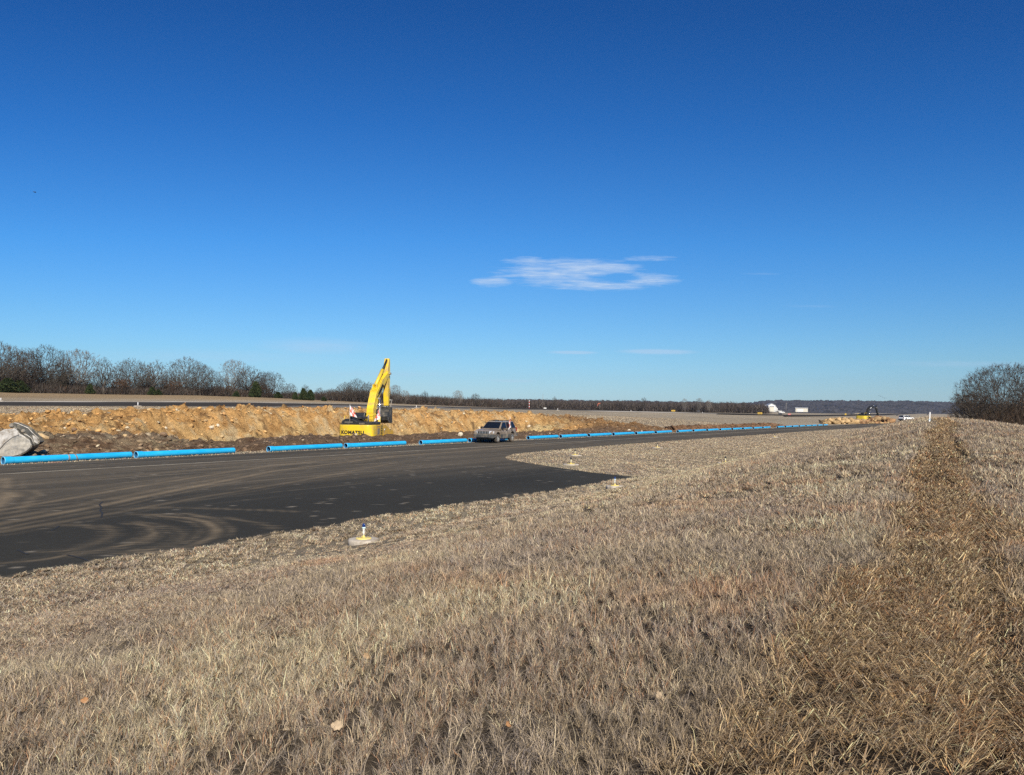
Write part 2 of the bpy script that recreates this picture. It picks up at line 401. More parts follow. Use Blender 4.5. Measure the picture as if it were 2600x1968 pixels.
gcol = lerp3(gcol * np.array([1, .99, .93]), np.array([.105, .078, .052]), .8 * sm(34, 16, np.hypot(gx, gy)) * sm(9.0, 7.0, gt) + .16 * sm(40, 16, np.hypot(gx, gy)) * sm(8, 10.5, gt) * (gt < 13.6))
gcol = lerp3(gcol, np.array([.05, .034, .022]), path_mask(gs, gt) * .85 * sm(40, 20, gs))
gcol = lerp3(gcol, np.array([.035, .026, .018]), np.clip(rut_mask(gs, gt, .14), 0, 1) * .95)  # ruts: dark soil, with the shadow in them painted into the colour
gcol = lerp3(gcol, (.30, .18, .08), sm(.05, .5, dirt_mask(gs, gt)))
verge = sm(36.5, 37.2, gt) * sm(39.8, 38.8, gt) * sm(230, 150, gs)
gcol = lerp3(gcol, (.27, .21, .15), verge * sm(-.1, .25, fbm(gx * .8, gy * .8, 66)) )
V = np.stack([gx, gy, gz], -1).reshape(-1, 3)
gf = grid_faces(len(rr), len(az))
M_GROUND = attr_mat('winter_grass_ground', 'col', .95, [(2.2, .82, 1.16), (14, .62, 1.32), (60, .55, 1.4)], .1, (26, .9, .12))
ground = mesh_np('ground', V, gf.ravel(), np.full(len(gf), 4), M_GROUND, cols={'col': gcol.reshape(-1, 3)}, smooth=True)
tag(ground, kind='structure')
# ------------------------------------------------------------------ pavement: the wide turn area and the straight taxiway
def plane_hit(u, v):
    d = ray(u, v); k = -.0064; Lm = (-k * 11 - 2.8) / (d[2] - k * (d[0] * STH + d[1] * CT)); P = EYE + d * Lm
    return ST(P[0], P[1])
def pave_z(s): return plane_z(s) + .012
EDGE_N = 13.2
def near_edge(s): return EDGE_N + .18 * np.sin(s * .5) * .5 + .1 * np.sin(s * 1.9) + .06 * np.sin(s * 5.3)
NOSE = [(29.4, 13.5), (30.0, 15.6), (31.6, 18.5), (33.1, 21.0), (34.6, 23.2), (36.3, 24.6), (39, 25.7), (44, 26.2), (51, 26.8), (70, 27.1), (260, 27.1)]
def outer_edge(s): # edge of the grass island seen from the camera side
    return np.interp(s, [a for a, b in NOSE], [b for a, b in NOSE])
TRACKS = []
def track(px, w_, k): TRACKS.append(([plane_hit(u, v) for u, v in px], w_, k))
track([(-300, 1395), (0, 1331), (230, 1290), (460, 1243), (700, 1196), (1000, 1159), (1200, 1144), (1500, 1122)], .34, .95)
track([(-200, 1336), (0, 1297), (200, 1262), (450, 1220), (700, 1181), (960, 1157)], .3, .7)
track([(-300, 1360), (0, 1318), (230, 1276), (460, 1232), (700, 1188)], .25, .45)
track([(30, 1232), (300, 1211), (700, 1176), (1100, 1143), (1400, 1126)], .22, .5)
track([(-100, 1254), (200, 1240), (500, 1207), (800, 1173)], .2, .4)
track([(0, 1352), (300, 1302), (520, 1262), (760, 1222), (1000, 1176)], .3, .5)
track([(360, 1404), (430, 1400), (500, 1384), (540, 1366), (552, 1352), (545, 1337), (520, 1325), (470, 1316), (400, 1311)], .2, .95)
track([(-60, 1440), (0, 1432), (100, 1423), (220, 1404), (320, 1386), (370, 1371), (392, 1355), (380, 1340), (340, 1328)], .14, .75)
track([(90, 1404), (170, 1400), (240, 1383), (280, 1366), (288, 1354), (272, 1342), (230, 1336), (150, 1334)], .13, .55)
track([(280, 1408), (380, 1396), (450, 1378), (470, 1358), (440, 1340), (380, 1332)], .14, .35)
track([(300, 1294), (420, 1290), (560, 1293), (760, 1300)], .12, .6)
track([(330, 1308), (470, 1306), (640, 1326), (700, 1341)], .12, .5)
track([(-50, 1250), (0, 1222), (22, 1215), (14, 1240)], .3, .8)
track([(-30, 1300), (10, 1268), (22, 1252), (30, 1262)], .45, .9)
def seg_dist(s, t, P):
    d = np.full(s.shape, 1e9)
    for (a, b), (c, e) in zip(P[:-1], P[1:]):
        dx, dy = c - a, e - b; q = np.clip(((s - a) * dx + (t - b) * dy) / (dx * dx + dy * dy + 1e-9), 0, 1)
        d = np.minimum(d, np.hypot(s - a - q * dx, t - b - q * dy))
    return d
def pave_col(s, t):
    c = np.zeros(s.shape + (3,)) + np.array([.037, .035, .029])
    c = c * (1 + .35 * fbm(s * .25, t * .25, 101, 4))[..., None]
    # brown film dragged along the haul lane
    lane = sm(19.5, 26, t + .12 * (s - 10) + 2.2 * fbm(s * .06, t * .5, 102))
    lane = np.where(s > 40, 1, lane) * (.55 + .9 * fbm(s * .05, t * 1.4, 103, 4))
    lane = lane * (1 - .45 * sm(33.5, 36, t) * (s < 1000))
    c = lerp3(c, (.148, .120, .084), np.clip(lane, 0, 1) * .76)
    streak = sm(.05, .3, fbm(s * .12, t * 3.2, 104, 5, .65)) * sm(18, 24, t + .1 * s) * .6
    c = lerp3(c, (.19, .155, .11), streak)
    ds, dt = s + .12 * fbm(s * 1.1, t * 1.1, 105), t + .12 * fbm(s * 1.1 + 9, t * 1.1, 106)
    for P, w_, k in TRACKS:
        d = seg_dist(ds, dt, P); brk = .1 + 1.35 * np.clip(fbm(s * 1.2, t * 1.2, 107, 5, .7) + .5, 0, 1)
        c = lerp3(c, (.25, .19, .12), np.clip(np.exp(-(d / (w_ * .5)) ** 2) * k * brk * .78, 0, .7)); c = lerp3(c, (.22, .17, .11), np.clip(np.exp(-((d - w_ * 1.5) / (w_ * .22)) ** 2) * k * (brk - .45), 0, .6))
    sp = sm(.235, .29, fbm(s * 4.6, t * 6.0, 108, 4, .75)) * .6 * sm(-.1, .15, fbm(s * .3, t * .3, 109)) + sm(.27, .3, fbm(s * 1.1, t * 3.0, 110, 5, .75)) * .4
    c = lerp3(c, (.36, .31, .24), np.clip(sp, 0, 1))
    c = lerp3(c, (.3, .24, .16), np.exp(-((t - near_edge(s)) / .12) ** 2) * .4 * (s < 29))
    return np.clip(c, .015, .8)
M_PAVE = attr_mat('worn_asphalt', 'col', .95, [(9, .85, 1.15), (90, .72, 1.3)], .08, (120, .35, .01))
def strip(name, ss, lo, hi, nt_, matr, colf, zf, kind='structure'):
    S, Q = np.meshgrid(ss, np.linspace(0, 1, nt_)); T = lo(S) * (1 - Q) + hi(S) * Q
    x, y = XY(S, T); z = zf(S, T)
    f = grid_faces(nt_, len(ss))[:, ::-1]
    o = mesh_np(name, np.stack([x, y, z], -1).reshape(-1, 3), f.ravel(), np.full(len(f), 4), matr, cols={'col': colf(S, T).reshape(-1, 3)})
    return tag(o, kind=kind)
tip = NOSE[0][0]
ssn = np.concatenate([np.arange(-22, 3, .3), np.arange(3, tip, .13), [tip]])
strip('pavement', ssn, near_edge, lambda S: np.full_like(S, 27.1), 110, M_PAVE, pave_col, lambda S, T: pave_z(S))
ssc = np.concatenate([np.arange(tip, 38, .16), np.geomspace(38, 300, 200)])
strip('taxiway', ssc, outer_edge, lambda S: np.full_like(S, 36.6), 60, M_PAVE, pave_col, lambda S, T: pave_z(S))
ssd = np.concatenate([np.arange(-22, 3, .3), np.arange(3, tip, .13), [tip]])
strip('taxiway_shoulder', ssd, lambda S: np.full_like(S, 27.1), lambda S: np.full_like(S, 36.6), 75, M_PAVE, pave_col, lambda S, T: pave_z(S))
def paint_col(S, T):
    c = np.zeros(S.shape + (3,)) + np.array([.42, .37, .28]); wear = sm(-.05, .25, fbm(S * 1.1, T * 9, 120, 5, .7))
    return lerp3(c, (.16, .13, .10), wear * .75)
strip('taxiway_centre_line', np.concatenate([np.arange(-20, 60, .25), np.geomspace(60, 290, 120)]), lambda S: np.full_like(S, 32.03) + .015 * np.sin(S * 3), lambda S: np.full_like(S, 32.19), 4, M_PAVE, paint_col, lambda S, T: pave_z(S) + .005)
# faded pink survey paint by the pipes
for (u0, u1, v0, nm) in ((122, 172, 1176.5, 'pink'), (765, 800, 1143.5, 'pink')):
    a = plane_hit(u0, v0); b = plane_hit(u1, v0)
    strip('paint_mark', np.linspace(min(a[0], b[0]), max(a[0], b[0]), 12), lambda S: np.full_like(S, a[1] - .1) + .05 * np.sin(S * 9), lambda S: np.full_like(S, a[1] + .04) + .05 * np.sin(S * 9), 3, M_PAVE,
          lambda S, T: np.zeros(S.shape + (3,)) + np.array([.5, .16, .13]), lambda S, T: pave_z(S) + .006)
M_CRACK = mat('crack_filler', (.012, .012, .012), .9)
for pts in ([(261, 1275), (252, 1283), (258, 1290), (254, 1298), (260, 1304), (257, 1316)], [(170, 1411), (205, 1419), (228, 1428), (250, 1437)], [(150, 1337), (142, 1343), (130, 1349)], [(45, 1398), (60, 1406), (72, 1410)]):
    P = [plane_hit(u, v) for u, v in pts]; m = MB()
    for (a, b), (c, e) in zip(P[:-1], P[1:]):
        L_ = math.hypot(c - a, e - b); nx, ny = -(e - b) / L_ * .022, (c - a) / L_ * .022
        q = [XY(a + nx, b + ny), XY(a - nx, b - ny), XY(c - nx, e - ny), XY(c + nx, e + ny)]
        m.poly([(x, y, float(pave_z(a)) + .006) for x, y in q][::-1])
    tag(m.build('pavement_crack', M_CRACK), kind='structure')
# ------------------------------------------------------------------ runway and distant strips, following the ground
def far_z(S, T, dz=.06):
    x, y = XY(S, T); return natural(x, y) + dz
def far_col(base, v_=.12): return lambda S, T: np.clip((np.zeros(S.shape + (3,)) + np.array(base)) * (1 + v_ * 4 * fbm(S * .05, T * .3, 130, 4))[..., None], .01, .9)
M_FAR = attr_mat('distant_pavement', 'col', 1.0, [(1.0, .9, 1.1)], .0)
strip('runway', np.concatenate([np.arange(-40, 300, 2.5), np.geomspace(300, 900, 90)]), lambda S: np.full_like(S, 105.), lambda S: np.full_like(S, 135.), 14, M_FAR, far_col((.052, .048, .045)), lambda S, T: far_z(S, T, .07))
strip('runway_edge_marking', np.linspace(88, 152, 60), lambda S: np.full_like(S, 107.0), lambda S: 107.05 + 2.3 * sm(88, 108, S) * sm(152, 125, S), 4, M_FAR, far_col((.62, .6, .58)), lambda S, T: far_z(S, T, .13))
strip('gravel_verge', np.linspace(20, 120, 80), lambda S: 135.3 + 0 * S, lambda S: 137.2 + .6 * np.sin(S * .3), 3, M_FAR, far_col((.46, .42, .36)), lambda S, T: far_z(S, T, .05))
strip('gravel_verge', np.linspace(-40, 320, 160), lambda S: 102.6 + .4 * np.sin(S * .4), lambda S: 104.9 + 0 * S, 3, M_FAR, far_col((.40, .35, .28)), lambda S, T: far_z(S, T, .05))
strip('gravel_verge', np.linspace(190, 420, 80), lambda S: 99 + 0 * S, lambda S: 104.8 + 0 * S, 4, M_FAR, far_col((.60, .54, .45)), lambda S, T: far_z(S, T, .07))
def far_strip(name, px_top, px_bot, base):
    """a distant paved strip between two outlines on the ground"""
    n = 40; m = len(px_top)
    def line(px):
        u = np.linspace(px[0][0], px[-1][0], n); v = np.interp(u, [p[0] for p in px], [p[1] for p in px]); return [hit(a, b, dmin=150) for a, b in zip(u, v)]
    a, b = line(px_top), line(px_bot); V = []
    for k in range(5):
        f = k / 4
        for p, q in zip(b, a):
            P = p * (1 - f) + q * f; V.append((P[0], P[1], float(natural(P[0], P[1])) + .22))
    V = np.array(V); gfv = grid_faces(5, n)
    S, T = ST(V[:, 0], V[:, 1])
    return tag(mesh_np(name, V, gfv.ravel(), np.full(len(gfv), 4), M_FAR, cols={'col': far_col(base)(S, T)}), kind='structure')
far_strip('crossing_taxiway', [(1990, 1056.0), (2120, 1053.4), (2250, 1050.8), (2330, 1049.8)], [(1990, 1058.2), (2120, 1057.2), (2250, 1053.6), (2330, 1051.2)], (.05, .046, .043))
far_strip('crossing_taxiway', [(1820, 1052.0), (1960, 1053.8), (2050, 1055.6)], [(1820, 1053.0), (1960, 1055.2), (2050, 1057.2)], (.05, .046, .043))
far_strip('apron', [(1990, 1046.8), (2080, 1047.4), (2170, 1049.2)], [(1990, 1048.2), (2080, 1049.6), (2170, 1050.8)], (.07, .067, .068))
# ------------------------------------------------------------------ excavated bank
ds_ = np.arange(DS0 - 1.2, DS1 + 2.4, .15); dt_ = np.arange(DT0 - 1.0, DT1 + 1.4, .15)
S, T = np.meshgrid(ds_, dt_); Z = dirt_z(S, T); X, Y = XY(S, T)
# shove points sideways so that clods overhang
X = X + .12 * fbm(S * 1.6, T * 1.6, 140, 3); Y = Y + .12 * fbm(S * 1.6 + 50, T * 1.6, 141, 3)
def dirt_col(S, T):
    n = fbm(S * .22, T * .22, 150, 5, .6); n2 = fbm(S * .6, T * .6, 151, 5, .65); n3 = fbm(S * 1.6, T * 1.6, 152, 4, .7)
    c = np.zeros(S.shape + (3,)) + np.array([.56, .315, .115])
    c = lerp3(c, (.62, .42, .19), sm(.0, .2, n2) * .7)
    c = lerp3(c, (.42, .22, .075), sm(.05, .25, n) * .55)
    loam = np.zeros(S.shape + (3,)) + np.array([.150, .096, .058]); loam = lerp3(loam, (.30, .22, .135), sm(32, 24, S + 6 * n2) * sm(-.22, .06, n3 + n))
    # lower ground: brown loam, dry turf, pale rock in the trench wall
    low = sm(47.6, 45.2, T + 2.2 * n)
    turf = np.exp(-((T - 45.6 + 1.2 * n2) / 1.1) ** 2) * sm(60, 40, S) * .8
    c = c * (1 - (low * .95)[..., None]) + loam * (low * .95)[..., None]
    c = lerp3(c, (.29, .24, .175), turf * sm(-.15, .1, n2))
    c = lerp3(c, (.33, .27, .16), sm(.0, .16, n2 + n3 * .4) * low * sm(34, 26, S) * .55)
    tr = sm(26, 32, S) * sm(96, 84, S)
    c = lerp3(c, (.50, .40, .20), tr * np.exp(-((T - 50.6 + n) / 1.5) ** 2) * .8 * sm(-.2, .1, n2 + .1))
    c = lerp3(c, (.52, .42, .25), sm(.08, .18, n3 + n * .5) * sm(46, 49, T) * .6)
    berm = np.exp(-((T - 41.2) / 1.7) ** 2)
    c = lerp3(c, (.165, .112, .072), berm * sm(22, 32, S + 3 * n) * .95)
    c = lerp3(c, (.42, .23, .09), sm(.07, .15, n2) * sm(43, 41, T) * sm(28, 20, S) * .7)
    end = sm(84, 93, S + 8 * n)
    c = lerp3(c, (.20, .115, .055), end * .85)
    c = lerp3(c, (.42, .24, .10), end * sm(.05, .2, n2) * .5)
    c = lerp3(c, (.30, .25, .17), end * sm(.1, .25, -n2) * .5)
    c = lerp3(c, (.10, .055, .03), sm(.10, .20, -n3 + .3 * n2) * .7)  # dark soil specks, also standing in for shade in the crevices
    c = lerp3(c, (.30, .15, .05), sm(.08, .18, fbm(S * 1.1, T * 2.2, 155, 4, .6)) * sm(46, 49, T) * .6)
    return np.clip(c, .02, .9)
f = grid_faces(len(dt_), len(ds_))[:, ::-1]
M_DIRT = attr_mat('dug_clay', 'col', .95, [(1.6, .78, 1.2), (7, .62, 1.35), (30, .7, 1.25)], .1, (11, 1.0, .22))
bank = mesh_np('excavated_bank', np.stack([X, Y, Z], -1).reshape(-1, 3), f.ravel(), np.full(len(f), 4), M_DIRT, cols={'col': dirt_col(S, T).reshape(-1, 3)}, smooth=False)
tag(bank, kind='structure')
# rubble: clods and stone chips too many to count
def ico(sub=1):
    bm = bmesh.new(); bmesh.ops.create_icosphere(bm, subdivisions=sub, radius=1.0); bm.verts.ensure_lookup_table()
    V = np.array([v.co[:] for v in bm.verts]); F = np.array([[v.index for v in f.verts] for f in bm.faces]); bm.free(); return V, F
IV, IF = ico(1)
def rocks_mesh(name, pts, sizes, cols, matr, flat=.7):
    k = len(pts); nv = len(IV)
    sc_ = 1 + .9 * (RNG.random((k, nv)) - .5)
    V = IV[None] * sc_[..., None]
    st = np.stack([.7 + .7 * RNG.random(k), .7 + .7 * RNG.random(k), flat * (.6 + .6 * RNG.random(k))], -1)
    V = V * st[:, None, :] * np.asarray(sizes)[:, None, None]
    a = RNG.random(k) * 6.28; ca, sa = np.cos(a)[:, None], np.sin(a)[:, None]
    x = V[..., 0] * ca - V[..., 1] * sa; y = V[..., 0] * sa + V[..., 1] * ca
    tl = (RNG.random(k) - .5)[:, None]; z = V[..., 2] + x * tl
    V = np.stack([x, y, z], -1) + np.asarray(pts)[:, None, :]
    F = (IF[None] + (np.arange(k) * nv)[:, None, None]).reshape(-1, 3)
    c = np.repeat(np.asarray(cols)[:, None, :], nv, 1).reshape(-1, 3)
    return mesh_np(name, V.reshape(-1, 3), F.ravel(), np.full(len(F), 3), matr, cols={'col': c})
k = 15000
s_ = RNG.random(k) * (DS1 - DS0 + 2) + DS0 - 1; t_ = DT0 - .4 + RNG.random(k) ** 1.0 * (DT1 - DT0 + .6)
x_, y_ = XY(s_, t_); z_ = surf_z(x_, y_)
sz = .025 + .17 * RNG.random(k) ** 4.0
cc = dirt_col(s_, t_) * (.75 + .6 * RNG.random(k))[:, None]
pale = (RNG.random(k) < .12) & ((t_ > 46) | (RNG.random(k) < .15))
cc[pale] = np.array([.56, .46, .30]) * (.7 + .5 * RNG.random(pale.sum()))[:, None]
M_ROCK = attr_mat('stone', 'col', .9, [(3, .75, 1.2), (16, .75, 1.2)], .2, (18, .6, .05))
tag(rocks_mesh('rubble', np.stack([x_, y_, z_], -1), sz, np.clip(cc, 0, .9), M_ROCK), 'loose clods and stone chips strewn over the excavated bank', 'rubble', kind='stuff')
# clods along the far pipes
k = 5200
s_ = 100 + RNG.random(k) ** 1.2 * 58; t_ = 39.3 + 1.6 * RNG.random(k) + .8 * fbm(s_ * .2, s_ * 0, 5)
x_, y_ = XY(s_, t_); hgt = .55 * np.exp(-((t_ - 40.2) / .8) ** 2) * sm(160, 150, s_)
z_ = natural(x_, y_) + hgt * RNG.random(k)
cc = np.array([.15, .085, .045]) * (.5 + 1.0 * RNG.random(k))[:, None]
tag(rocks_mesh('spoil_ridge', np.stack([x_, y_, z_], -1), .12 + .3 * RNG.random(k) ** 2, cc, M_ROCK), 'low ridge of dark brown spoil behind the far blue pipes', 'spoil', kind='stuff')
# ------------------------------------------------------------------ dry grass, blade by blade
def pave_mask(s, t):
    a = (t > near_edge(s) + .09) & (t < 36.6) & (s < tip)
    b = (t > outer_edge(s)) & (t < 36.6) & (s >= tip)
    return a | b
LIGHTS = [(11.18, 10.93), (24.02, 11.69), (33.61, 18.77), (40.62, 22.41), (53.70, 22.68), (39.74, 12.98), (87.68, 23.11)]
def grass(n, d0, d1, name, power, wmul, hmul, seed, azr=(-41, 39.5), rhomax=11500):
    rng = np.random.default_rng(seed)
    d = d0 * (d1 / d0) ** rng.random(n); a = np.radians(azr[0] + (azr[1] - azr[0]) * rng.random(n))
    rho = n / (math.radians(azr[1] - azr[0]) * math.log(d1 / d0)) / d ** 2
    keep = rng.random(n) < np.minimum(1, rhomax / rho)
    d, a = d[keep], a[keep]; x, y = np.sin(a) * d, np.cos(a) * d
    # gather blades into tufts
    cell = np.where(d < 14, .11, .3); ix, iy = np.floor(x / cell), np.floor(y / cell)
    cx_, cy_ = (ix + _h(ix, iy, 5)) * cell, (iy + _h(ix, iy, 6)) * cell
    pull = .5 * (_h(ix, iy, 7) > .3); x = x + (cx_ - x) * pull; y = y + (cy_ - y) * pull
    s, t = ST(x, y)
    ok = ~pave_mask(s, t) & ~((s > DS0 - .6) & (s < DS1 + 1) & (t > DT0 - .3) & (t < DT1 + .3)) & (t < 100)
    thin = np.where((t > 36.5) & (t < 39.5), .25, 1.0) * (1 - .7 * sm(.08, .2, -fbm(x * 2.2, y * 2.2, 201, 4)) * (d < 25) * (t < 10)) * (1 - .93 * np.clip(rut_mask(s, t), 0, 1)) * (1 - .30 * path_mask(s, t)) * (1 - .6 * path_mask(s, t) * sm(.0, .16, fbm(x * 1.8, y * 1.8, 209, 4)))
    ok &= rng.random(len(x)) < thin
    for ls, lt in LIGHTS: ok &= np.hypot(s - ls, t - lt) > .33
    x, y, s, t, d, ix, iy = x[ok], y[ok], s[ok], t[ok], d[ok], ix[ok], iy[ok]; n = len(x)
    z = surf_z(x, y) - .008
    tc_ = .4 + .075 * np.clip(s, -40, 60)
    rid = sm(8.2, 6.2, t - tc_ * .75)
    pm = path_mask(s, t)
    h = (.055 + .055 * rng.random(n)) * (1 - rid) + rid * (.048 + .078 * rng.random(n) ** 1.4) * (1 + .8 * fbm(x * .45, y * .45, 202))
    h = h * (1 + .9 * rid * (rng.random(n) > .965)) * (1 + .5 * (t > 100))
    edge_t = np.exp(-((t - tc_ - 7.4) / 1.3) ** 2) * sm(14, 30, s); h = h * (1 + .7 * edge_t)
    h = h * (1 + .30 * pm * rid)
    for ls, lt in LIGHTS: h = h * (1 - .6 * sm(1.6, .9, np.hypot((s - ls) + .9, t - lt + .5)))
    lay = .25 + 1.05 * rng.random(n) ** 1.0 + .45 * sm(.1, .3, fbm(x * .9, y * .9, 203))
    lay = np.where(pm > rng.random(n), 1.2 + .3 * rng.random(n), lay)
    lay = np.where(rid < .5, np.maximum(lay, .55 + .7 * rng.random(n)), lay); lay = np.clip(lay, .05, 1.5)
    # blades lean with their tuft, and along the wheel direction on the path
    az_t = _h(ix, iy, 8) * 6.283 + rng.normal(0, 1.5, n); azp = np.pi * .5 + np.pi * (rng.random(n) > .5) + rng.normal(0, .5, n)
    swirl = 2.0 * fbm(x * .8, y * .8, 204)
    la = np.where(pm > .5, azp + swirl, az_t)
    dx, dy = np.sin(la), np.cos(la)
    wd = (1 + .12 * (pm > .5)) * np.maximum(.0015, np.where(d < 24, .00036, .00028) * d) * wmul * (.55 + .9 * rng.random(n))
    fa = rng.random(n) * 3.1416; wx, wy = np.cos(fa) * wd, np.sin(fa) * wd
    h = h * hmul
    mid_l = np.where(pm > .5, lay * .92, lay * .45); la2 = la + rng.normal(0, .45, n); dx2, dy2 = np.sin(la2), np.cos(la2); l2 = np.where(pm > .5, np.minimum(lay * 1.08, 1.56), lay * 1.35)
    mh = h * .5
    P0 = np.stack([x, y, z], -1)
    P1 = P0 + np.stack([dx * mh * np.sin(mid_l), dy * mh * np.sin(mid_l), mh * np.cos(mid_l)], -1)
    P2 = P1 + np.stack([dx2 * mh * np.sin(l2), dy2 * mh * np.sin(l2), mh * np.maximum(np.cos(l2), -.25)], -1)
    lift = np.where(pm > .5, .012 + .055 * rng.random(n), 0.)
    P1[:, 2] += lift; P2[:, 2] += lift * .6
    W = np.stack([wx, wy, 0 * wx], -1)
    V = np.stack([P0 - W, P0 + W, P1 + W * .8, P1 - W * .8, P2], 1).reshape(-1, 3)
    b = np.arange(n)[:, None] * 5
    fq = b + np.array([0, 1, 2, 3]); ft = b + np.array([3, 2, 4])
    flat = np.concatenate([fq, ft], 1).ravel(); cnt = np.tile([4, 3], n)
    c = ground_col(x, y) * np.array([1.24, 1.20, 1.10])
    tone = rng.random(n)
    va = np.where(d < 24, 1.0, .55); c = c * (1 - .5 * va + 1.05 * va * rng.random(n) ** 1.15 + .07 * (1 - va))[:, None] * (.78 + .44 * _h(ix, iy, 12))[:, None]; onp = (pm > .5) & (rng.random(n) < .30); c[onp] = np.array([.58, .44, .26]) * (.55 + .6 * rng.random(onp.sum()))[:, None]
    red = (tone < .13) & (fbm(x * .8, y * .8, 207) > -.05); c[red] = c[red] * np.array([.95, .68, .55])
    straw = tone > .76; c[straw] = c[straw] * np.array([1.55, 1.52, 1.38])
    grey = (tone > .2) & (tone < .5); c[grey] = c[grey] * np.array([.74, .77, .90])
    c = np.clip(c, .03, .78)
    c5 = np.repeat(c[:, None, :], 5, 1);  c5 = c5.reshape(-1, 3)
    o = mesh_np(name, V, flat, cnt, M_BLADE, cols={'col': c5})
    return o, n
def blade_mat():
    m, n, l, b = newmat('dry_grass_blade'); b.inputs['Roughness'].default_value = .75; b.inputs['Specular IOR Level'].default_value = .25
    a = n.new('ShaderNodeAttribute'); a.attribute_name = 'col'; l.new(a.outputs['Color'], b.inputs['Base Color'])
    tr = n.new('ShaderNodeBsdfTranslucent'); l.new(a.outputs['Color'], tr.inputs['Color'])
    mx = n.new('ShaderNodeMixShader'); mx.inputs[0].default_value = .14
    l.new(b.outputs[0], mx.inputs[1]); l.new(tr.outputs[0], mx.inputs[2]); l.new(mx.outputs[0], n['Material Output'].inputs[0]); return m
M_BLADE = blade_mat()
g1, n1 = grass(2400000, 2.3, 26, 'dry_grass', 2, 1.0, 1.0, 301)
tag(g1, 'dry straw coloured grass covering the bank in the foreground', 'grass', kind='stuff')
g3, n3 = grass(330000, 1.2, 30, 'dry_grass', 2, 1.6, 1.0, 303, azr=(39.5, 84), rhomax=2600)
tag(g3, 'dry straw coloured grass on the far flank of the bank, outside the right edge', 'grass', kind='stuff')
g4, n4 = grass(160000, 1.2, 24, 'dry_grass', 2, 1.6, 1.0, 304, azr=(-75, -41), rhomax=2000)
tag(g4, 'dry straw coloured grass on the slope outside the left edge', 'grass', kind='stuff')
g2, n2 = grass(1700000, 24, 150, 'dry_grass', 2, 1.0, 1.0, 302)
tag(g2, 'dry straw coloured grass beyond the pavement corner and along the taxiway', 'grass', kind='stuff')
print('blades', n1, n2)
# coarse dead turf tufts on the lower part of the dug bank
# ------------------------------------------------------------------ fallen leaves
M_LEAF = [mat('dry_leaf', (.36, .23, .11), .7, var=.25, scale=30), mat('dry_leaf_orange', (.36, .18, .07), .7, var=.25, scale=30), mat('dry_leaf_pale', (.42, .31, .19), .7, var=.2, scale=30)]
def leaf(u, v, size, mi, lab, yaw):
    P = hit(u, v, .055, 2.0); m = MB(); n = 9; pts = []
    for i in range(n):
        q = i / (n - 1); wv = math.sin(q * math.pi) ** .8 * (.42 + .12 * math.sin(q * 19))
        pts.append((q - .5, wv))
    L_ = [m.bm.verts.new((a * size, b * size, .28 * size * (b * 1.5) ** 2 + .12 * size * math.sin(a * 5))) for a, b in pts]
    C_ = [m.bm.verts.new((a * size, 0, .10 * size * math.sin(a * 5))) for a, b in pts]
    R2 = [m.bm.verts.new((a * size, -b * size, .34 * size * (b * 1.5) ** 2 + .12 * size * math.sin(a * 5))) for a, b in pts]
    for A_, B_ in ((L_, C_), (C_, R2)):
        for i in range(n - 1):
            f = m.bm.faces.new((A_[i], A_[i + 1], B_[i + 1], B_[i])); f.smooth = True
    bmesh.ops.remove_doubles(m.bm, verts=m.bm.verts[:], dist=1e-5)
    o = m.build('fallen_leaf', M_LEAF[mi]); o.location = P + np.array([0, 0, 0.0]); o.rotation_euler = (math.radians(48), .3, yaw)
    st = o.modifiers.new('thickness', 'SOLIDIFY'); st.thickness = .0015
    tag(o, lab, 'leaf', 'fallen leaves caught in the grass')
leaf(855, 1843, .066, 2, 'broad pale tan fallen leaf caught in the grass near the bottom centre', .2)
leaf(930, 1667, .062, 0, 'tan fallen leaf in the grass above and right of the broad pale one', 1.0)
leaf(215, 1779, .052, 1, 'small orange fallen leaf in the grass at the lower left', .4)
leaf(1158, 1915, .055, 1, 'rusty orange fallen leaf in the grass at the bottom edge centre', 2.1)
leaf(1290, 1840, .040, 1, 'smallest rusty fallen leaf, right of centre in the foreground grass', 1.2)
leaf(1675, 1768, .058, 2, 'pinkish tan fallen leaf in the grass beside the trampled path', .8)
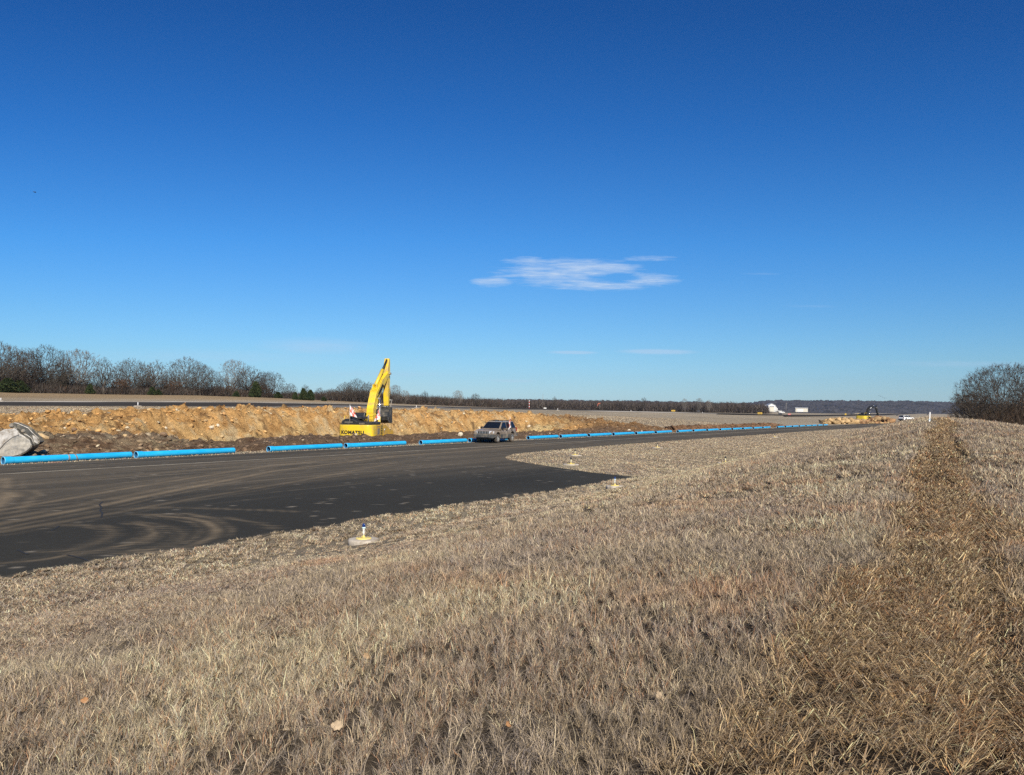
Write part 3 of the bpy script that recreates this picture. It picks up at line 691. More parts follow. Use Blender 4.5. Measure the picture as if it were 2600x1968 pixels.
# ------------------------------------------------------------------ taxiway edge lights
M_CONC = mat('light_pad_concrete', (.46, .40, .32), .9, var=.15, scale=9, dirt=(.24, .19, .13), dirt_amt=.35, bump=.3)
M_YEL = mat('yellow_cover_paint', (.72, .56, .16), .6, var=.15, scale=14, dirt=(.5, .42, .3), dirt_amt=.3)
M_STEM = mat('bleached_white_stem', (.72, .72, .68), .55, var=.1, scale=12)
M_STEMY = mat('faded_yellow_stem', (.78, .73, .50), .55, var=.1, scale=12)
M_LENS, _n, _l, _b = newmat('cobalt_lens'); _b.inputs['Base Color'].default_value = (.010, .035, .16, 1); _b.inputs['Roughness'].default_value = .12; _b.inputs['Coat Weight'].default_value = .6
M_COLL = mat('light_collar', (.6, .78, .76), .4)
M_DARKLENS = mat('dark_lens_head', (.02, .02, .025), .3)
def edge_light(s, t, label, yaw, near):
    x, y = XY(s, t); e = empty('taxiway_light', (x, y, float(natural(x, y)) + .03), yaw)
    tag(e, label, 'light', 'edge lights standing in the grass beside the taxiway')
    m = MB(); m.lathe([(0, -.12), (.30, -.12), (.305, .03), (.295, .055), (.27, .064), (0, .066)], 40)
    for v in m.bm.verts:
        if v.co.z < .06: v.co.x *= 1 + .03 * math.sin(v.co.y * 31); v.co.y *= 1 + .02 * math.cos(v.co.x * 27)
    m.build('concrete_pad', M_CONC, e)
    m = MB(); m.lathe([(0, .062), (.152, .062), (.155, .070), (.150, .080), (.03, .083), (0, .083)], 32)
    for k in range(6): m.lathe([(0, .079), (.009, .079), (.009, .088), (0, .089)], 8, (.13 * math.cos(k * 1.047), .13 * math.sin(k * 1.047), 0))
    m.build('cover_plate', M_YEL, e)
    m = MB(); m.lathe([(.0, .08), (.034, .08), (.034, .105), (.019, .118), (.019, .135), (0, .135)], 16); m.build('frangible_coupling', M_YEL, e)
    m = MB(); m.lathe([(0, .13), (.019, .13), (.0185, .19), (.020, .235), (.028, .262), (.028, .27), (0, .27)], 16)
    m.build('stem', M_STEM if near else M_STEMY, e)
    if not near: e.scale = (1.3, 1.3, 1.12); e.location.z -= .055
    m = MB(); m.lathe([(0, .268), (.035, .268), (.037, .273), (.037, .290), (.033, .294), (0, .294)], 20); m.build('collar', M_COLL if near else M_DARKLENS, e)
    m = MB(); m.lathe([(0, .292), (.030, .292), (.0315, .30), (.0315, .325), (.029, .345), (.022, .358), (.011, .365), (0, .367)], 24); m.build('lens', M_LENS if near else M_DARKLENS, e)
    return e
LL = ['blue edge light on a round pad, nearest to the camera at the pavement edge', 'blue edge light on a pale pad at the far tip of the dark pavement corner',
      'dark topped edge light nearest to the rounded nose of the grass island', 'dark topped edge light just behind the one at the nose of the grass island',
      'dark topped edge light alone in the mown grass left of the tall grass bank', 'dark topped edge light half sunk in grass at the foot of the bank', 'farthest edge light, tiny, in mown grass close to the taxiway']
for (s, t), lab, k in zip(LIGHTS, LL, range(9)): edge_light(s, t, lab, k * 1.3, k < 2)
# ------------------------------------------------------------------ blue pipes
def pipe_mat():
    m, n, l, b = newmat('blue_pvc'); b.inputs['Roughness'].default_value = .38
    t = n.new('ShaderNodeTexCoord'); no = n.new('ShaderNodeTexNoise'); no.inputs['Scale'].default_value = 3; no.inputs['Detail'].default_value = 6
    mp = n.new('ShaderNodeMapping'); mp.inputs['Scale'].default_value = (.5, 2, 2); l.new(t.outputs['Object'], mp.inputs[0]); l.new(mp.outputs[0], no.inputs['Vector'])
    r = n.new('ShaderNodeValToRGB'); r.color_ramp.elements[0].position = .35; r.color_ramp.elements[1].position = .75
    r.color_ramp.elements[0].color = (.010, .40, .76, 1); r.color_ramp.elements[1].color = (.04, .50, .82, 1)
    l.new(no.outputs[0], r.inputs[0])
    n2 = n.new('ShaderNodeTexNoise'); n2.inputs['Scale'].default_value = 5; n2.inputs['Detail'].default_value = 9; n2.inputs['Roughness'].default_value = .8; l.new(t.outputs['Object'], n2.inputs['Vector'])
    mr = n.new('ShaderNodeMapRange'); mr.inputs[1].default_value = .60; mr.inputs[2].default_value = .78; mr.inputs[4].default_value = .75; l.new(n2.outputs[0], mr.inputs[0])
    mx = n.new('ShaderNodeMix'); mx.data_type = 'RGBA'; l.new(mr.outputs[0], mx.inputs[0]); l.new(r.outputs[0], mx.inputs[6]); mx.inputs[7].default_value = (.22, .20, .17, 1)
    l.new(mx.outputs[2], b.inputs['Base Color']); return m
M_PIPE = pipe_mat(); M_BORE = mat('shaded_dirty_bore', (.012, .10, .22), .6, var=.3); M_PIPE2 = mat('pale_blue_lip', (.16, .45, .66), .5); M_BAND = mat('mud_band', (.24, .22, .20), .9, var=.3)  # bore colour carries the shade inside the pipes as well as dirt
PR = .158
def pipe_parts(e, length, band=False):
    m = MB(); n = 28
    m.lathe([(PR - .014, .32), (PR - .014, length - .02), (PR - .006, length), (PR, length - .02), (PR, .36)], n, (0, 0, PR), 'x')
    m.build('barrel', M_PIPE, e)
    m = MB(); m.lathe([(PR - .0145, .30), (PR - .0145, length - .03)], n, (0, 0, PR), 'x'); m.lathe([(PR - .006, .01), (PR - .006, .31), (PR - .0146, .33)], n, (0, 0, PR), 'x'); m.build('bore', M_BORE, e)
    m = MB(); m.lathe([(PR + .000, .40), (PR + .006, .37), (PR + .021, .30), (PR + .021, .07), (PR + .027, .05), (PR + .027, .0), (PR + .012, -.006), (PR - .004, 0.0), (PR - .004, .33), (PR - .02, .35)], n, (0, 0, PR), 'x')
    m.build('bell', M_PIPE, e)
    m = MB(); m.lathe([(PR + .0285, .012), (PR + .0285, -.004), (PR + .013, -.012), (PR - .006, -.004), (PR - .006, .012)], n, (0, 0, PR), 'x'); m.build('lip', M_PIPE2, e)
    if band:
        for a, tl in ((2.72, 0.0), (3.07, .10)):
            m = MB(); m.lathe([(PR + .001, a), (PR + .003, a + .005), (PR + .003, a + .07), (PR + .001, a + .075)], n, (0, 0, PR), 'x')
            for v in m.bm.verts: v.co.x += (v.co.z - PR) * -tl * 3
            m.build('mud_band', M_BAND, e)
def pipe_s(u, v): return plane_hit(u, v)[0]
GRP = [(5, 602, 2), (677, 1035, 2), (1064.5, None, 2), (1338, 1708, 6), (1718, 1957, 8), (1971.6, 2101.7, 8)]
PT = 37.45
def s_at(u):  # where the pipe line crosses the sight plane of image column u
    d = ray(u, 1100); y_over_x = d[1]; a = PT / (-d[0] * CT + d[1] * STH); return (d[0] * STH + d[1] * CT) * a
PL = ['leftmost blue pipe, lying before the steel bucket, with two muddy bands round its middle', 'second blue pipe from the left, its mouth against the banded pipe',
      'blue pipe lying in front of the brown berm left of the near excavator', 'blue pipe lying directly in front of the near yellow excavator',
      'blue pipe lying just left of the parked tan car', 'blue pipe partly hidden behind the front of the parked tan car',
      'first blue pipe right of the parked tan car, mouth wide open', 'second blue pipe right of the parked tan car', 'third blue pipe right of the parked tan car', 'fourth blue pipe right of the parked tan car', 'fifth blue pipe right of the parked tan car', 'sixth blue pipe right of the car, ending at a small gap',
      'blue pipe just right of the small gap, starting the middle run'] + ['%s blue pipe of the middle run behind the small gap' % w_ for w_ in ('second', 'third', 'fourth', 'fifth', 'sixth', 'seventh')] + ['last blue pipe of the middle run, before the wider gap'] + \
     ['first blue pipe of the farthest run, right of the wider gap'] + ['%s blue pipe of the farthest run' % w_ for w_ in ('second', 'third', 'fourth', 'fifth', 'sixth', 'seventh')] + ['last blue pipe at the far right end of the whole line']
proto = empty('water_pipe'); pipe_parts(proto, 5.86); proto_used = False; pi = 0
for gi, (u0, u1, n) in enumerate(GRP):
    a = s_at(u0); b = s_at(u1) if u1 else a + 12.0; step = (b - a) / n
    for k in range(n):
        s = a + k * step
        if pi == 0:
            e = empty('water_pipe'); pipe_parts(e, 5.86, True)
        elif not proto_used: e = proto; proto_used = True
        else: e = copy_tree(proto)
        off = -.16 + .03 * math.sin(pi * 2.3)
        x, y = XY(s, PT + off); z = max(float(pave_z(s)) - .03, float(natural(x, y)))
        e.location = (x, y, z); sc_ = step / 5.95; e.scale = (sc_, 1, 1)
        e.rotation_euler = (0, .0064 * .99, math.pi / 2 - TH + .052 + .008 * math.sin(pi * 4.1))
        e['label'] = PL[pi]; e['category'] = 'pipe'; e['group'] = 'blue plastic water pipes laid end to end along the taxiway edge'; pi += 1
# ------------------------------------------------------------------ survey stake
M_LATH = mat('painted_lath', (.78, .76, .72), .8, var=.08, scale=20); M_RIB = mat('blue_ribbon', (.18, .42, .62), .7)
P = hit(2361, 1086, .0, 10); P = at_depth(2360, 1086, 36.5)
e = empty('survey_stake', (P[0], P[1], float(natural(P[0], P[1])) - .06), .3); tag(e, 'white wooden survey stake with a blue ribbon, leaning on the crest of the bank', 'stake')
H_ = P[2] - e.location.z + .74
m = MB(); m.box((0, 0, H_ / 2), (.058, .014, H_), bev=.002); o = m.build('lath', M_LATH, e); 
m = MB(); m.tube([(-.028, 0, H_ - .34), (.028, 0, H_ - .34)], .016, 6); m.box((.03, .01, H_ - .42), (.03, .004, .16), Matrix.Rotation(.3, 3, 'Y')); m.box((-.035, .0, H_ - .40), (.02, .004, .10), Matrix.Rotation(-.5, 3, 'Y')); m.build('ribbon', M_RIB, e)
e.rotation_euler = (0, math.radians(3.5), .3)
# ------------------------------------------------------------------ excavators
M_EY = mat('digger_yellow', (.80, .55, .02), .45, var=.09, scale=2.5, dirt=(.42, .30, .13), dirt_amt=.42, coat=.2)
M_EYO = mat('shaded_flank_yellow', (.62, .36, .03), .5, var=.12, scale=3, dirt=(.36, .25, .12), dirt_amt=.5)  # flank yellow with the shade of that side put into the colour, plus dirt
M_EBLK = mat('black_painted_steel', (.018, .019, .02), .45, var=.2, scale=3, dirt=(.08, .07, .055), dirt_amt=.3)
M_TRK = mat('muddy_track_steel', (.09, .075, .06), .8, var=.3, scale=6, dirt=(.22, .15, .09), dirt_amt=.5)
M_STEEL = mat('grey_digger_steel', (.22, .21, .19), .55, .3, var=.25, scale=4, dirt=(.34, .27, .18), dirt_amt=.45)
M_CHROME = mat('rod_chrome', (.75, .75, .76), .18, 1.0, var=.03)
M_HOSE = mat('rubber_hose', (.012, .012, .012), .6)
M_GLASS, _n, _l, _b = newmat('dark_window_glass'); _b.inputs['Base Color'].default_value = (.008, .011, .018, 1); _b.inputs['Roughness'].default_value = .06; _b.inputs['Specular IOR Level'].default_value = .25
M_INK = mat('lettering_black', (.012, .012, .015), .5)
M_WHITE = mat('white_decal', (.75, .75, .73), .5)
def cyl(m, a, b, r, n=14): m.tube([a, b], r, n); return m
def boom_plate(path, widths, x0, x1, name, matr, e, bev=.03):
    """box-section arm along a (y, z) path with a half depth at each point"""
    up, dn = [], []
    for i, (y, z) in enumerate(path):
        a = path[max(i - 1, 0)]; b = path[min(i + 1, len(path) - 1)]; d = Vector((b[0] - a[0], b[1] - a[1])).normalized(); nrm = Vector((-d.y, d.x))
        up.append((y + nrm.x * widths[i], z + nrm.y * widths[i])); dn.append((y - nrm.x * widths[i], z - nrm.y * widths[i]))
    m = MB(); m.prism(up + dn[::-1], x0, x1, 'x', bev); return m.build(name, matr, e)
def excavator(name, loc, heading, track_az, P, label, M1, MB1, text=None, group=None):
    e = empty(name, loc, aim(heading)); tag(e, label, 'excavator', group)
    # crawler tracks turned on their own
    ta = -(track_az - heading); RZ = Matrix.Rotation(ta, 3, 'Z')
    for sx in (-1, 1):
        m = MB(); n = 46; L2, R2 = 2.0, .46
        def rim(q, r_):
            per = 4 * L2 + 2 * math.pi * r_; d_ = q * per
            if d_ < 2 * L2: return Vector((0, -L2 + d_, r_))
            d_ -= 2 * L2
            if d_ < math.pi * r_: a = d_ / r_; return Vector((0, L2 + math.sin(a) * r_, math.cos(a) * r_))
            d_ -= math.pi * r_
            if d_ < 2 * L2: return Vector((0, L2 - d_, -r_))
            d_ -= 2 * L2; a = d_ / r_; return Vector((0, -L2 - math.sin(a) * r_, -math.cos(a) * r_))
        for k in range(n):
            p = rim(k / n, R2); q = rim((k + .5) / n, R2); d_ = (q - p).normalized(); nr = Vector((0, -d_.z, d_.y))
            R3 = Matrix((Vector((1, 0, 0)), d_, nr)).transposed()
            m.box(RZ @ (Vector((sx * 1.3, p.y, p.z + R2 + .03))), (.60, .19, .05), RZ @ R3, .008)
            m.box(RZ @ (Vector((sx * 1.3, p.y, p.z + R2 + .03)) + nr * .035), (.60, .03, .05), RZ @ R3)
        t_ = m.build('track', M_TRK, e)
        m = MB(); m.box(RZ @ Vector((sx * 1.3, 0, .49)), (.30, 3.9, .42), RZ, .05)
        for yy_ in (-2.0, -1.4, -.9, -.4, .1, .6, 1.1, 1.6, 2.0):
            c = RZ @ Vector((sx * 1.3, yy_, .30 if abs(yy_) < 1.9 else .49)); dx_ = RZ @ Vector((.2, 0, 0)); cyl(m, c - dx_, c + dx_, .15 if abs(yy_) < 1.9 else .36)
        m.build('track_frame', M_TRK, e)
    m = MB(); m.box((0, 0, .72), (2.1, 1.8, .36), RZ, .05); m.lathe([(.0, .86), (.72, .86), (.72, 1.10), (0, 1.10)], 28); m.build('undercarriage', M_TRK, e)
    # turntable deck and counterweight
    m = MB(); m.box((0, -.5, 1.16), (2.66, 4.7, .14), bev=.02); m.build('deck', MB1, e)
    # the rounded tail: plan outline
    pts = [(-1.49, -1.95)]
    for k in range(13):
        a = math.pi * (1 - k / 12); pts.append((1.49 * (abs(math.cos(a)) ** .55) * (1 if math.cos(a) > 0 else -1), -1.95 - .95 * math.sin(a) ** .42))
    pts.append((1.49, -1.95))
    m = MB(); m.prism(pts, 1.06, 2.10, 'z', .07); cwt = m.build('counterweight', M1, e)
    if text:
        cu_ = bpy.data.curves.new('lettering', 'FONT'); cu_.body = text; cu_.size = .37; cu_.extrude = .004; cu_.offset = .019; cu_.space_character = 1.10
        cu_.align_x = 'LEFT'; to = bpy.data.objects.new('lettering', cu_); COL.objects.link(to)
        bpy.context.view_layer.update(); dg = bpy.context.evaluated_depsgraph_get(); me = bpy.data.meshes.new_from_object(to.evaluated_get(dg)); bpy.data.objects.remove(to)
        xs = [v.co.x for v in me.vertices]; wd = max(xs) - min(xs); k_ = 1.96 / wd
        for v in me.vertices:
            X = -1.16 + (v.co.x - min(xs)) * k_; Zq = 1.37 + v.co.y * k_ * .95
            # wrap onto the tail: it is nearly flat in the middle
            c_ = min(1.0, abs(X) / 1.49); a = math.acos(c_ ** (1 / .55)); Yq = -1.95 - .95 * math.sin(a) ** .42
            v.co = (X, Yq - .006 - v.co.z * .5, Zq)
        me.materials.clear(); me.materials.append(M_INK); lo = bpy.data.objects.new('lettering', me); COL.objects.link(lo); lo.parent = cwt
        m = MB(); m.slab([(.98, -2.80, 1.62), (1.36, -2.60, 1.62), (1.36, -2.60, 1.86), (.98, -2.80, 1.86)], (.35, -1, 0), .02); m.build('decal', M_WHITE, cwt)
        for X in (-.9, .15): m = MB(); m.tube([(X, -2.5, 2.09), (X, -2.5, 2.17), (X, -2.35, 2.17), (X, -2.35, 2.09)], .025, 6); m.build('lifting_eye', M1, cwt)
    # right flank: pump door, radiator grille, tank, step
    m = MB(); m.box((1.30, -1.20, 1.62), (.34, 1.48, .92), bev=.03); m.build('side_door', M_EYO if text else M1, e)
    m = MB(); m.box((1.472, -1.42, 1.56), (.012, .5, .5), bev=.004); m.box((1.473, -1.42, 1.95), (.012, .62, .05)); m.build('door_recess', M_STEEL, e)
    m = MB(); m.box((1.475, -.72, 1.62), (.015, .36, .84)); 
    m.build('grille', MB1, e)
    m = MB()
    for k in range(6): m.box((1.487, -.72, 1.27 + k * .14), (.02, .38, .03))
    m.build('grille_louvres', M1, e)
    m = MB(); m.prism([(-.44, 1.17), (1.25, 1.17), (1.25, 1.55), (.95, 1.80), (.30, 2.08), (-.44, 2.08)], .82, 1.46, 'x', .04); m.build('fuel_tank', M_EYO if text else M1, e)
    m = MB(); m.lathe([(0, 0), (.09, 0), (.09, .012), (0, .014)], 16, (1.462, -.05, 1.66), 'x'); m.build('round_decal', M_WHITE, e)
    m = MB(); m.prism([(1.22, 1.17), (2.15, 1.17), (2.15, 1.40), (1.9, 1.58), (1.22, 1.62)], .82, 1.44, 'x', .03); m.build('tool_box', M_EYO if text else M1, e)
    m = MB(); m.box((1.46, .60, 1.04), (.36, 2.6, .09), bev=.02); m.box((1.40, 1.9, .98), (.3, .3, .12), bev=.02); m.build('side_step', M1, e)
    m = MB(); m.prism([(-1.9, 1.15), (.1, 1.15), (.1, 2.0), (-1.9, 2.08)], -1.47, -.8, 'x', .04); m.build('left_panel', M1, e)
    # engine hood, black with a sloped left shoulder
    m = MB(); m.prism([(-1.36, 2.06), (1.30, 2.06), (1.30, 2.33), (.10, 2.36), (-.30, 2.56), (-.95, 2.58), (-1.24, 2.42)], -2.55, -.55, 'y', .06); hood = m.build('engine_hood', MB1, e)
    for k in range(7): m = MB(); m.box((-.95 + k * .10, -2.56, 2.30), (.05, .03, .12)); m.build('vent_slot', M_STEEL, hood)
    for k in range(4): m = MB(); m.box((.3 + k * .12, -2.56, 2.2), (.06, .03, .1)); m.build('vent_slot', M_STEEL, hood)
    m = MB(); m.box((-.35, -1.2, 2.66), (1.25, .9, .20), bev=.04); m.build('air_box', MB1, e)
    m = MB(); m.tube([(.62, -1.55, 2.3), (.62, -1.55, 2.72), (.62, -1.5, 2.86)], .07, 12); m.build('exhaust', M_STEEL, e)
    m = MB(); m.tube([(.15, -.75, 2.34), (.15, -.75, 2.86), (.22, -.70, 2.92), (.80, -.55, 2.94), (.9, -.5, 2.94)], .035, 8); m.build('handrail', M1, e); m = MB()
    m.tube([(-1.3, -1.9, 2.4), (-1.3, -1.9, 2.78), (-1.3, -1.0, 2.78), (-1.3, -1.0, 2.4)], .025, 6); m.build('handrail', M1, e)
    m = MB(); m.tube([(1.38, -.3, 2.08), (1.38, -.3, 2.75), (1.38, 1.1, 2.75), (1.38, 1.7, 2.1), (1.38, 1.7, 1.6)], .018, 6); m.build('front_handrail', MB1, e)
    # cab
    m = MB(); m.prism([(.20, 1.2), (2.05, 1.2), (2.12, 1.75), (1.75, 3.02), (.34, 3.06), (.20, 2.7)], -1.46, -.44, 'x', .06); cab = m.build('cab', MB1, e)
    m = MB(); m.slab([(-.432, .42, 2.0), (-.432, 1.85, 2.0), (-.432, 1.62, 2.9), (-.432, .46, 2.92)], (1, 0, 0), .012)
    m.slab([(-1.30, .19, 2.1), (-.60, .19, 2.1), (-.60, .26, 2.85), (-1.30, .26, 2.85)], (0, -1, .1), .012)
    m.slab([(-1.36, 2.125, 1.8), (-.54, 2.125, 1.8), (-.54, 1.80, 2.92), (-1.36, 1.80, 2.92)], (0, 1, .3), .012); m.build('cab_glass', M_GLASS, cab)
    # boom
    bp = P['boom']
    boom_plate(bp, P['bw'], -.29, .29, 'boom', P['mboom'], e, .03)
    m = MB(); f0 = Vector((0, bp[0][0], bp[0][1])); m.prism([(f0.y - .7, 1.2), (f0.y + .75, 1.2), (f0.y + .3, f0.z + .3), (f0.y - .3, f0.z + .3)], -.44, -.32, 'x', .02); m.prism([(f0.y - .7, 1.2), (f0.y + .75, 1.2), (f0.y + .3, f0.z + .3), (f0.y - .3, f0.z + .3)], .32, .44, 'x', .02)
    m.build('boom_foot', P['mboom'], e)
    for p_ in (bp[0], bp[-1], P['bcyl'][1]): m = MB(); cyl(m, Vector((-.47, *p_)), Vector((.47, *p_)), .10); m.build('pivot_pin', M_STEEL, e)
    for sx in (-.42, .42):
        a, b = Vector((sx, *P['bcyl'][0])), Vector((sx, *P['bcyl'][1])); c = a.lerp(b, .45)
        m = MB(); cyl(m, a, c, .125); m.build('boom_cylinder', P['mboom'], e)
        m = MB(); cyl(m, c, b, .055); m.build('boom_rod', M_CHROME, e)
    a, b = Vector((0, *P['acyl'][0])), Vector((0, *P['acyl'][1])); c = a.lerp(b, .60)
    m = MB(); cyl(m, a, c, .15); m.build('arm_cylinder', P['mboom'], e)
    m = MB(); cyl(m, c, b, .09); m.build('arm_rod', M_HOSE if text else M_CHROME, e)
    m = MB(); m.prism([(a.y - .25, a.z - .45), (a.y + .25, a.z - .35), (a.y + .10, a.z + .12), (a.y - .12, a.z + .12)], -.20, -.14, 'x'); m.prism([(a.y - .25, a.z - .45), (a.y + .25, a.z - .35), (a.y + .10, a.z + .12), (a.y - .12, a.z + .12)], .14, .20, 'x')
    m.build('cylinder_bracket', P['mboom'], e)
    # rear-facing hydraulic lines
    m = MB()
    for k, X in enumerate((-.24, -.12, .0, .12, .24)):
        pts = []
        for i, (y, z) in enumerate(bp[:-1]):
            q = bp[min(i + 1, len(bp) - 1)]; d_ = Vector((q[0] - y, q[1] - z)).normalized(); o_ = P['bw'][i] + .05 + (.08 if i == 2 else 0)
            pts.append((X, y - d_.y * o_, z + d_.x * o_))
        m.tube(pts, .022, 6)
    m.build('hydraulic_line', P['mboom'] if text else M_HOSE, e)
    m = MB()
    for i in range(5):
        f_ = .12 + i * .18; y = bp[0][0] * (1 - f_) + bp[1][0] * f_; z = bp[0][1] * (1 - f_) + bp[1][1] * f_; m.box((0, y - P['bw'][0] - .05, z), (.62, .05, .05))
    m.build('line_clamp', P['mboom'], e)
    m = MB(); q0, q1 = Vector((.31, *bp[2])), Vector((.31, *bp[3]))
    m.tube([q0 + Vector((0, -.1, -.1)), q0.lerp(q1, .3) + Vector((0, .05, -.12)), q0.lerp(q1, .7) + Vector((0, .05, -.16)), q1 + Vector((0, -.1, -.2)), q1 + Vector((0, .25, -.5))], .04, 6); m.build('hose', M_HOSE, e)
    # arm
    ar = P['arm']; boom_plate(ar, P['aw'], -.22, .22, 'arm', P['mboom'], e, .03)
    if text:
        a, b = Vector((.292, *bp[2])), Vector((.292, *bp[3])); m = MB(); d_ = (b - a); nn = Vector((0, -d_.z, d_.y)).normalized() * .085
        m.slab([a + d_ * .12 - nn, a + d_ * .88 - nn, a + d_ * .88 + nn, a + d_ * .12 + nn], (1, 0, 0), .012); m.build('boom_decal', M_INK, e)
    if not text:
        a, b = Vector((.305, *bp[2])), Vector((.305, *bp[3])); m = MB(); d_ = (b - a); nn = Vector((0, -d_.z, d_.y)).normalized() * .10
        m.slab([a + d_ * .1 - nn, a + d_ * .6 - nn, a + d_ * .6 + nn, a + d_ * .1 + nn], (1, 0, 0), .012); m.build('boom_decal', M_WHITE, e)
    k0, k1 = Vector((0, *P['kcyl'][0])), Vector((0, *P['kcyl'][1])); c = k0.lerp(k1, .6)
    m = MB(); cyl(m, k0, c, .10); m.build('bucket_cylinder', P['mboom'], e)
    m = MB(); cyl(m, c, k1, .055); m.build('bucket_rod', M_CHROME, e)
    tipv = Vector((0, *ar[-1]))
    m = MB()
    for sx in (-.28, .28): m.tube([k1 + Vector((sx, 0, 0)), Vector((sx, *P['link'])), ], .05, 8); m.tube([k1 + Vector((sx, 0, 0)), Vector((sx, *ar[-2]))], .05, 8)
    cyl(m, k1 - Vector((.36, 0, 0)), k1 + Vector((.36, 0, 0)), .07); m.build('bucket_linkage', M_STEEL, e)
    # bucket: side plates, curved shell, teeth
    bk = e_bucket(e, Vector((0, *P['bk'])), P['brot'], P.get('bs', 1.0), P['mbk'])
    return e
BPROF = [(0.12, .12), (-.20, .10), (-.42, -.08), (-.72, -.30), (-.98, -.62), (-1.02, -.98), (-.80, -1.24), (-.42, -1.38), (0.05, -1.36), (.42, -1.22)]
def e_bucket(parent, pos, rot, scale, matr, width=1.25, name='bucket'):
    """open-mouthed digging bucket hung by its ears, profile in (y, z)"""
    R3 = Matrix.Rotation(rot, 3, 'X'); h = width / 2; S = scale
    def P(x, p): return pos + R3 @ (Vector((x, p[0], p[1])) * S)
    m = MB()
    side = BPROF + [(.30, -.80), (.16, -.25)]
    for sx in (-1, 1):
        m.slab([P(sx * h, p) for p in side], Vector((sx, 0, 0)), -.035 * sx if sx > 0 else -.035)
    shell = BPROF[2:]
    for i in range(len(shell) - 1):
        a, b = shell[i], shell[i + 1]; d_ = Vector((b[0] - a[0], b[1] - a[1])).normalized(); nn = R3 @ Vector((0, d_.y, -d_.x))
        m.slab([P(-h, a), P(-h, b), P(h, b), P(h, a)], nn, .04)
    m.slab([P(-h, BPROF[1]), P(-h, BPROF[2]), P(h, BPROF[2]), P(h, BPROF[1])], R3 @ Vector((0, -.6, .8)), .04)
    b_ = m.build(name, matr, parent)
    m = MB()
    for sx in (-.27, -.21, .21, .27): m.slab([P(sx, p) for p in [(.16, .22), (-.05, .30), (-.45, .22), (-.62, .02), (-.66, -.22), (-.40, -.04), (-.2, .10), (.12, .06)]], Vector((1, 0, 0)), .035)
    m.build('ear', matr, b_)
    m = MB()
    for p in ((.03, .15), (-.42, .10)): m.tube([P(-.36, p), P(.36, p)], .075 * S, 12)
    m.build('pin', M_STEEL, b_)
    for k in range(5):
        X = -h + .08 + k * (width - .16) / 4; m = MB(); a = P(X, (.42, -1.22)); d_ = R3 @ Vector((0, .9, .34)); u = R3 @ Vector((0, -.34, .9))
        m.hexa([a - Vector((.06, 0, 0)) - u * .05, a + Vector((.06, 0, 0)) - u * .05, a + Vector((.06, 0, 0)) + u * .05, a - Vector((.06, 0, 0)) + u * .05,
                a + d_ * .24 * S - Vector((.03, 0, 0)) - u * .01, a + d_ * .24 * S + Vector((.03, 0, 0)) - u * .01, a + d_ * .24 * S + Vector((.03, 0, 0)) + u * .01, a + d_ * .24 * S - Vector((.03, 0, 0)) + u * .01])
        m.build('tooth', M_STEEL, b_)
    return b_
near_P = dict(boom=[(.45, 1.75), (.64, 3.3), (1.28, 4.5), (2.6, 5.65), (3.95, 6.5)], bw=[.32, .37, .38, .34, .21], bcyl=[(1.35, 1.45), (1.45, 4.25)], acyl=[(1.45, 5.35), (4.15, 7.75)],
              arm=[(4.22, 7.85), (4.08, 6.7), (4.15, 5.4), (4.15, 3.65)], aw=[.12, .34, .25, .15], kcyl=[(4.60, 6.9), (4.70, 4.15)], link=(4.35, 3.2),
              bk=(4.02, 3.38), brot=math.radians(-12), bs=.92, mboom=M_EY, mbk=mat('dark_bucket_steel', (.05, .05, .048), .6, .2, var=.3, scale=4, dirt=(.2, .17, .12), dirt_amt=.35))
EXC = at_depth(911, 1100, 62.6)
HD = math.radians(11.5)
exs, ext = ST(EXC[0], EXC[1])
cwc = np.array([EXC[0], EXC[1]]) + 2.0 * np.array([math.sin(HD), math.cos(HD)])
big = excavator('excavator', (cwc[0], cwc[1], -1.02), HD, math.radians(40), near_P, 'near yellow excavator with a raised boom, sunk behind the brown berm', M_EY, M_EBLK, 'KOMATSU', 'tracked excavators on the dig')
# ------------------------------------------------------------------ safety flags
M_FW = mat('flag_white', (.80, .78, .76), .8, var=.04); M_FO = mat('flag_orange', (.80, .13, .07), .8, var=.08); M_POLE = mat('pale_pole', (.75, .72, .66), .5)
def flag(px_top, px_bot, depth, label, hgt, lean=0.0, squares=((0, 0), (0, 1), (1, 1)), seed=0, foot=0.0):
    b = at_depth(px_bot[0], px_bot[1], depth); tp = at_depth(px_top[0], px_top[1], depth); Lh = (tp - b)[2]
    e = empty('safety_flag', tuple(b), .3 + seed); tag(e, label, 'flag', 'orange and white chequered safety flags')
    m = MB(); m.tube([(0, 0, -foot), (0, 0, Lh)], .014, 6); m.build('pole', M_POLE, e)
    # limp cloth: a 3x3 chequer gathered down the pole
    n = 12; W_, H_ = .95 * hgt, .95 * hgt; rnd = random.Random(seed + 3); bmw, bmo = MB(), MB()
    def P(i, j):
        q, r = i / n, j / n; fold = math.sin(q * 9 + r * 2.5 + seed) * .05 * (0.3 + r)
        return Vector((.02 + q * W_ * (.30 + .42 * r), fold + .03 * math.sin(r * 7 + q * 4), Lh - .10 * hgt - r * H_ - q * (.36 * hgt) * (1 - .35 * r)))
    for i in range(n):
        for j in range(n):
            par = (i * 3 // n + j * 3 // n) % 2; (bmo if par else bmw).poly([P(i, j), P(i + 1, j), P(i + 1, j + 1), P(i, j + 1)])
    c1 = bmw.build('cloth', M_FW, e); c2 = bmo.build('orange_check', M_FO, c1)
    for c in (c1, c2):
        st = c.modifiers.new('thickness', 'SOLIDIFY'); st.thickness = .006
    return e
flag((889.5, 1027.5), (888, 1066), 62.2, 'orange and white flag on the left rear of the near excavator', .82, seed=0, foot=.15)
flag((965, 1034), (964, 1078), 64.5, 'orange and white flag beside the boom of the near excavator', .95, seed=2.2, foot=.2)
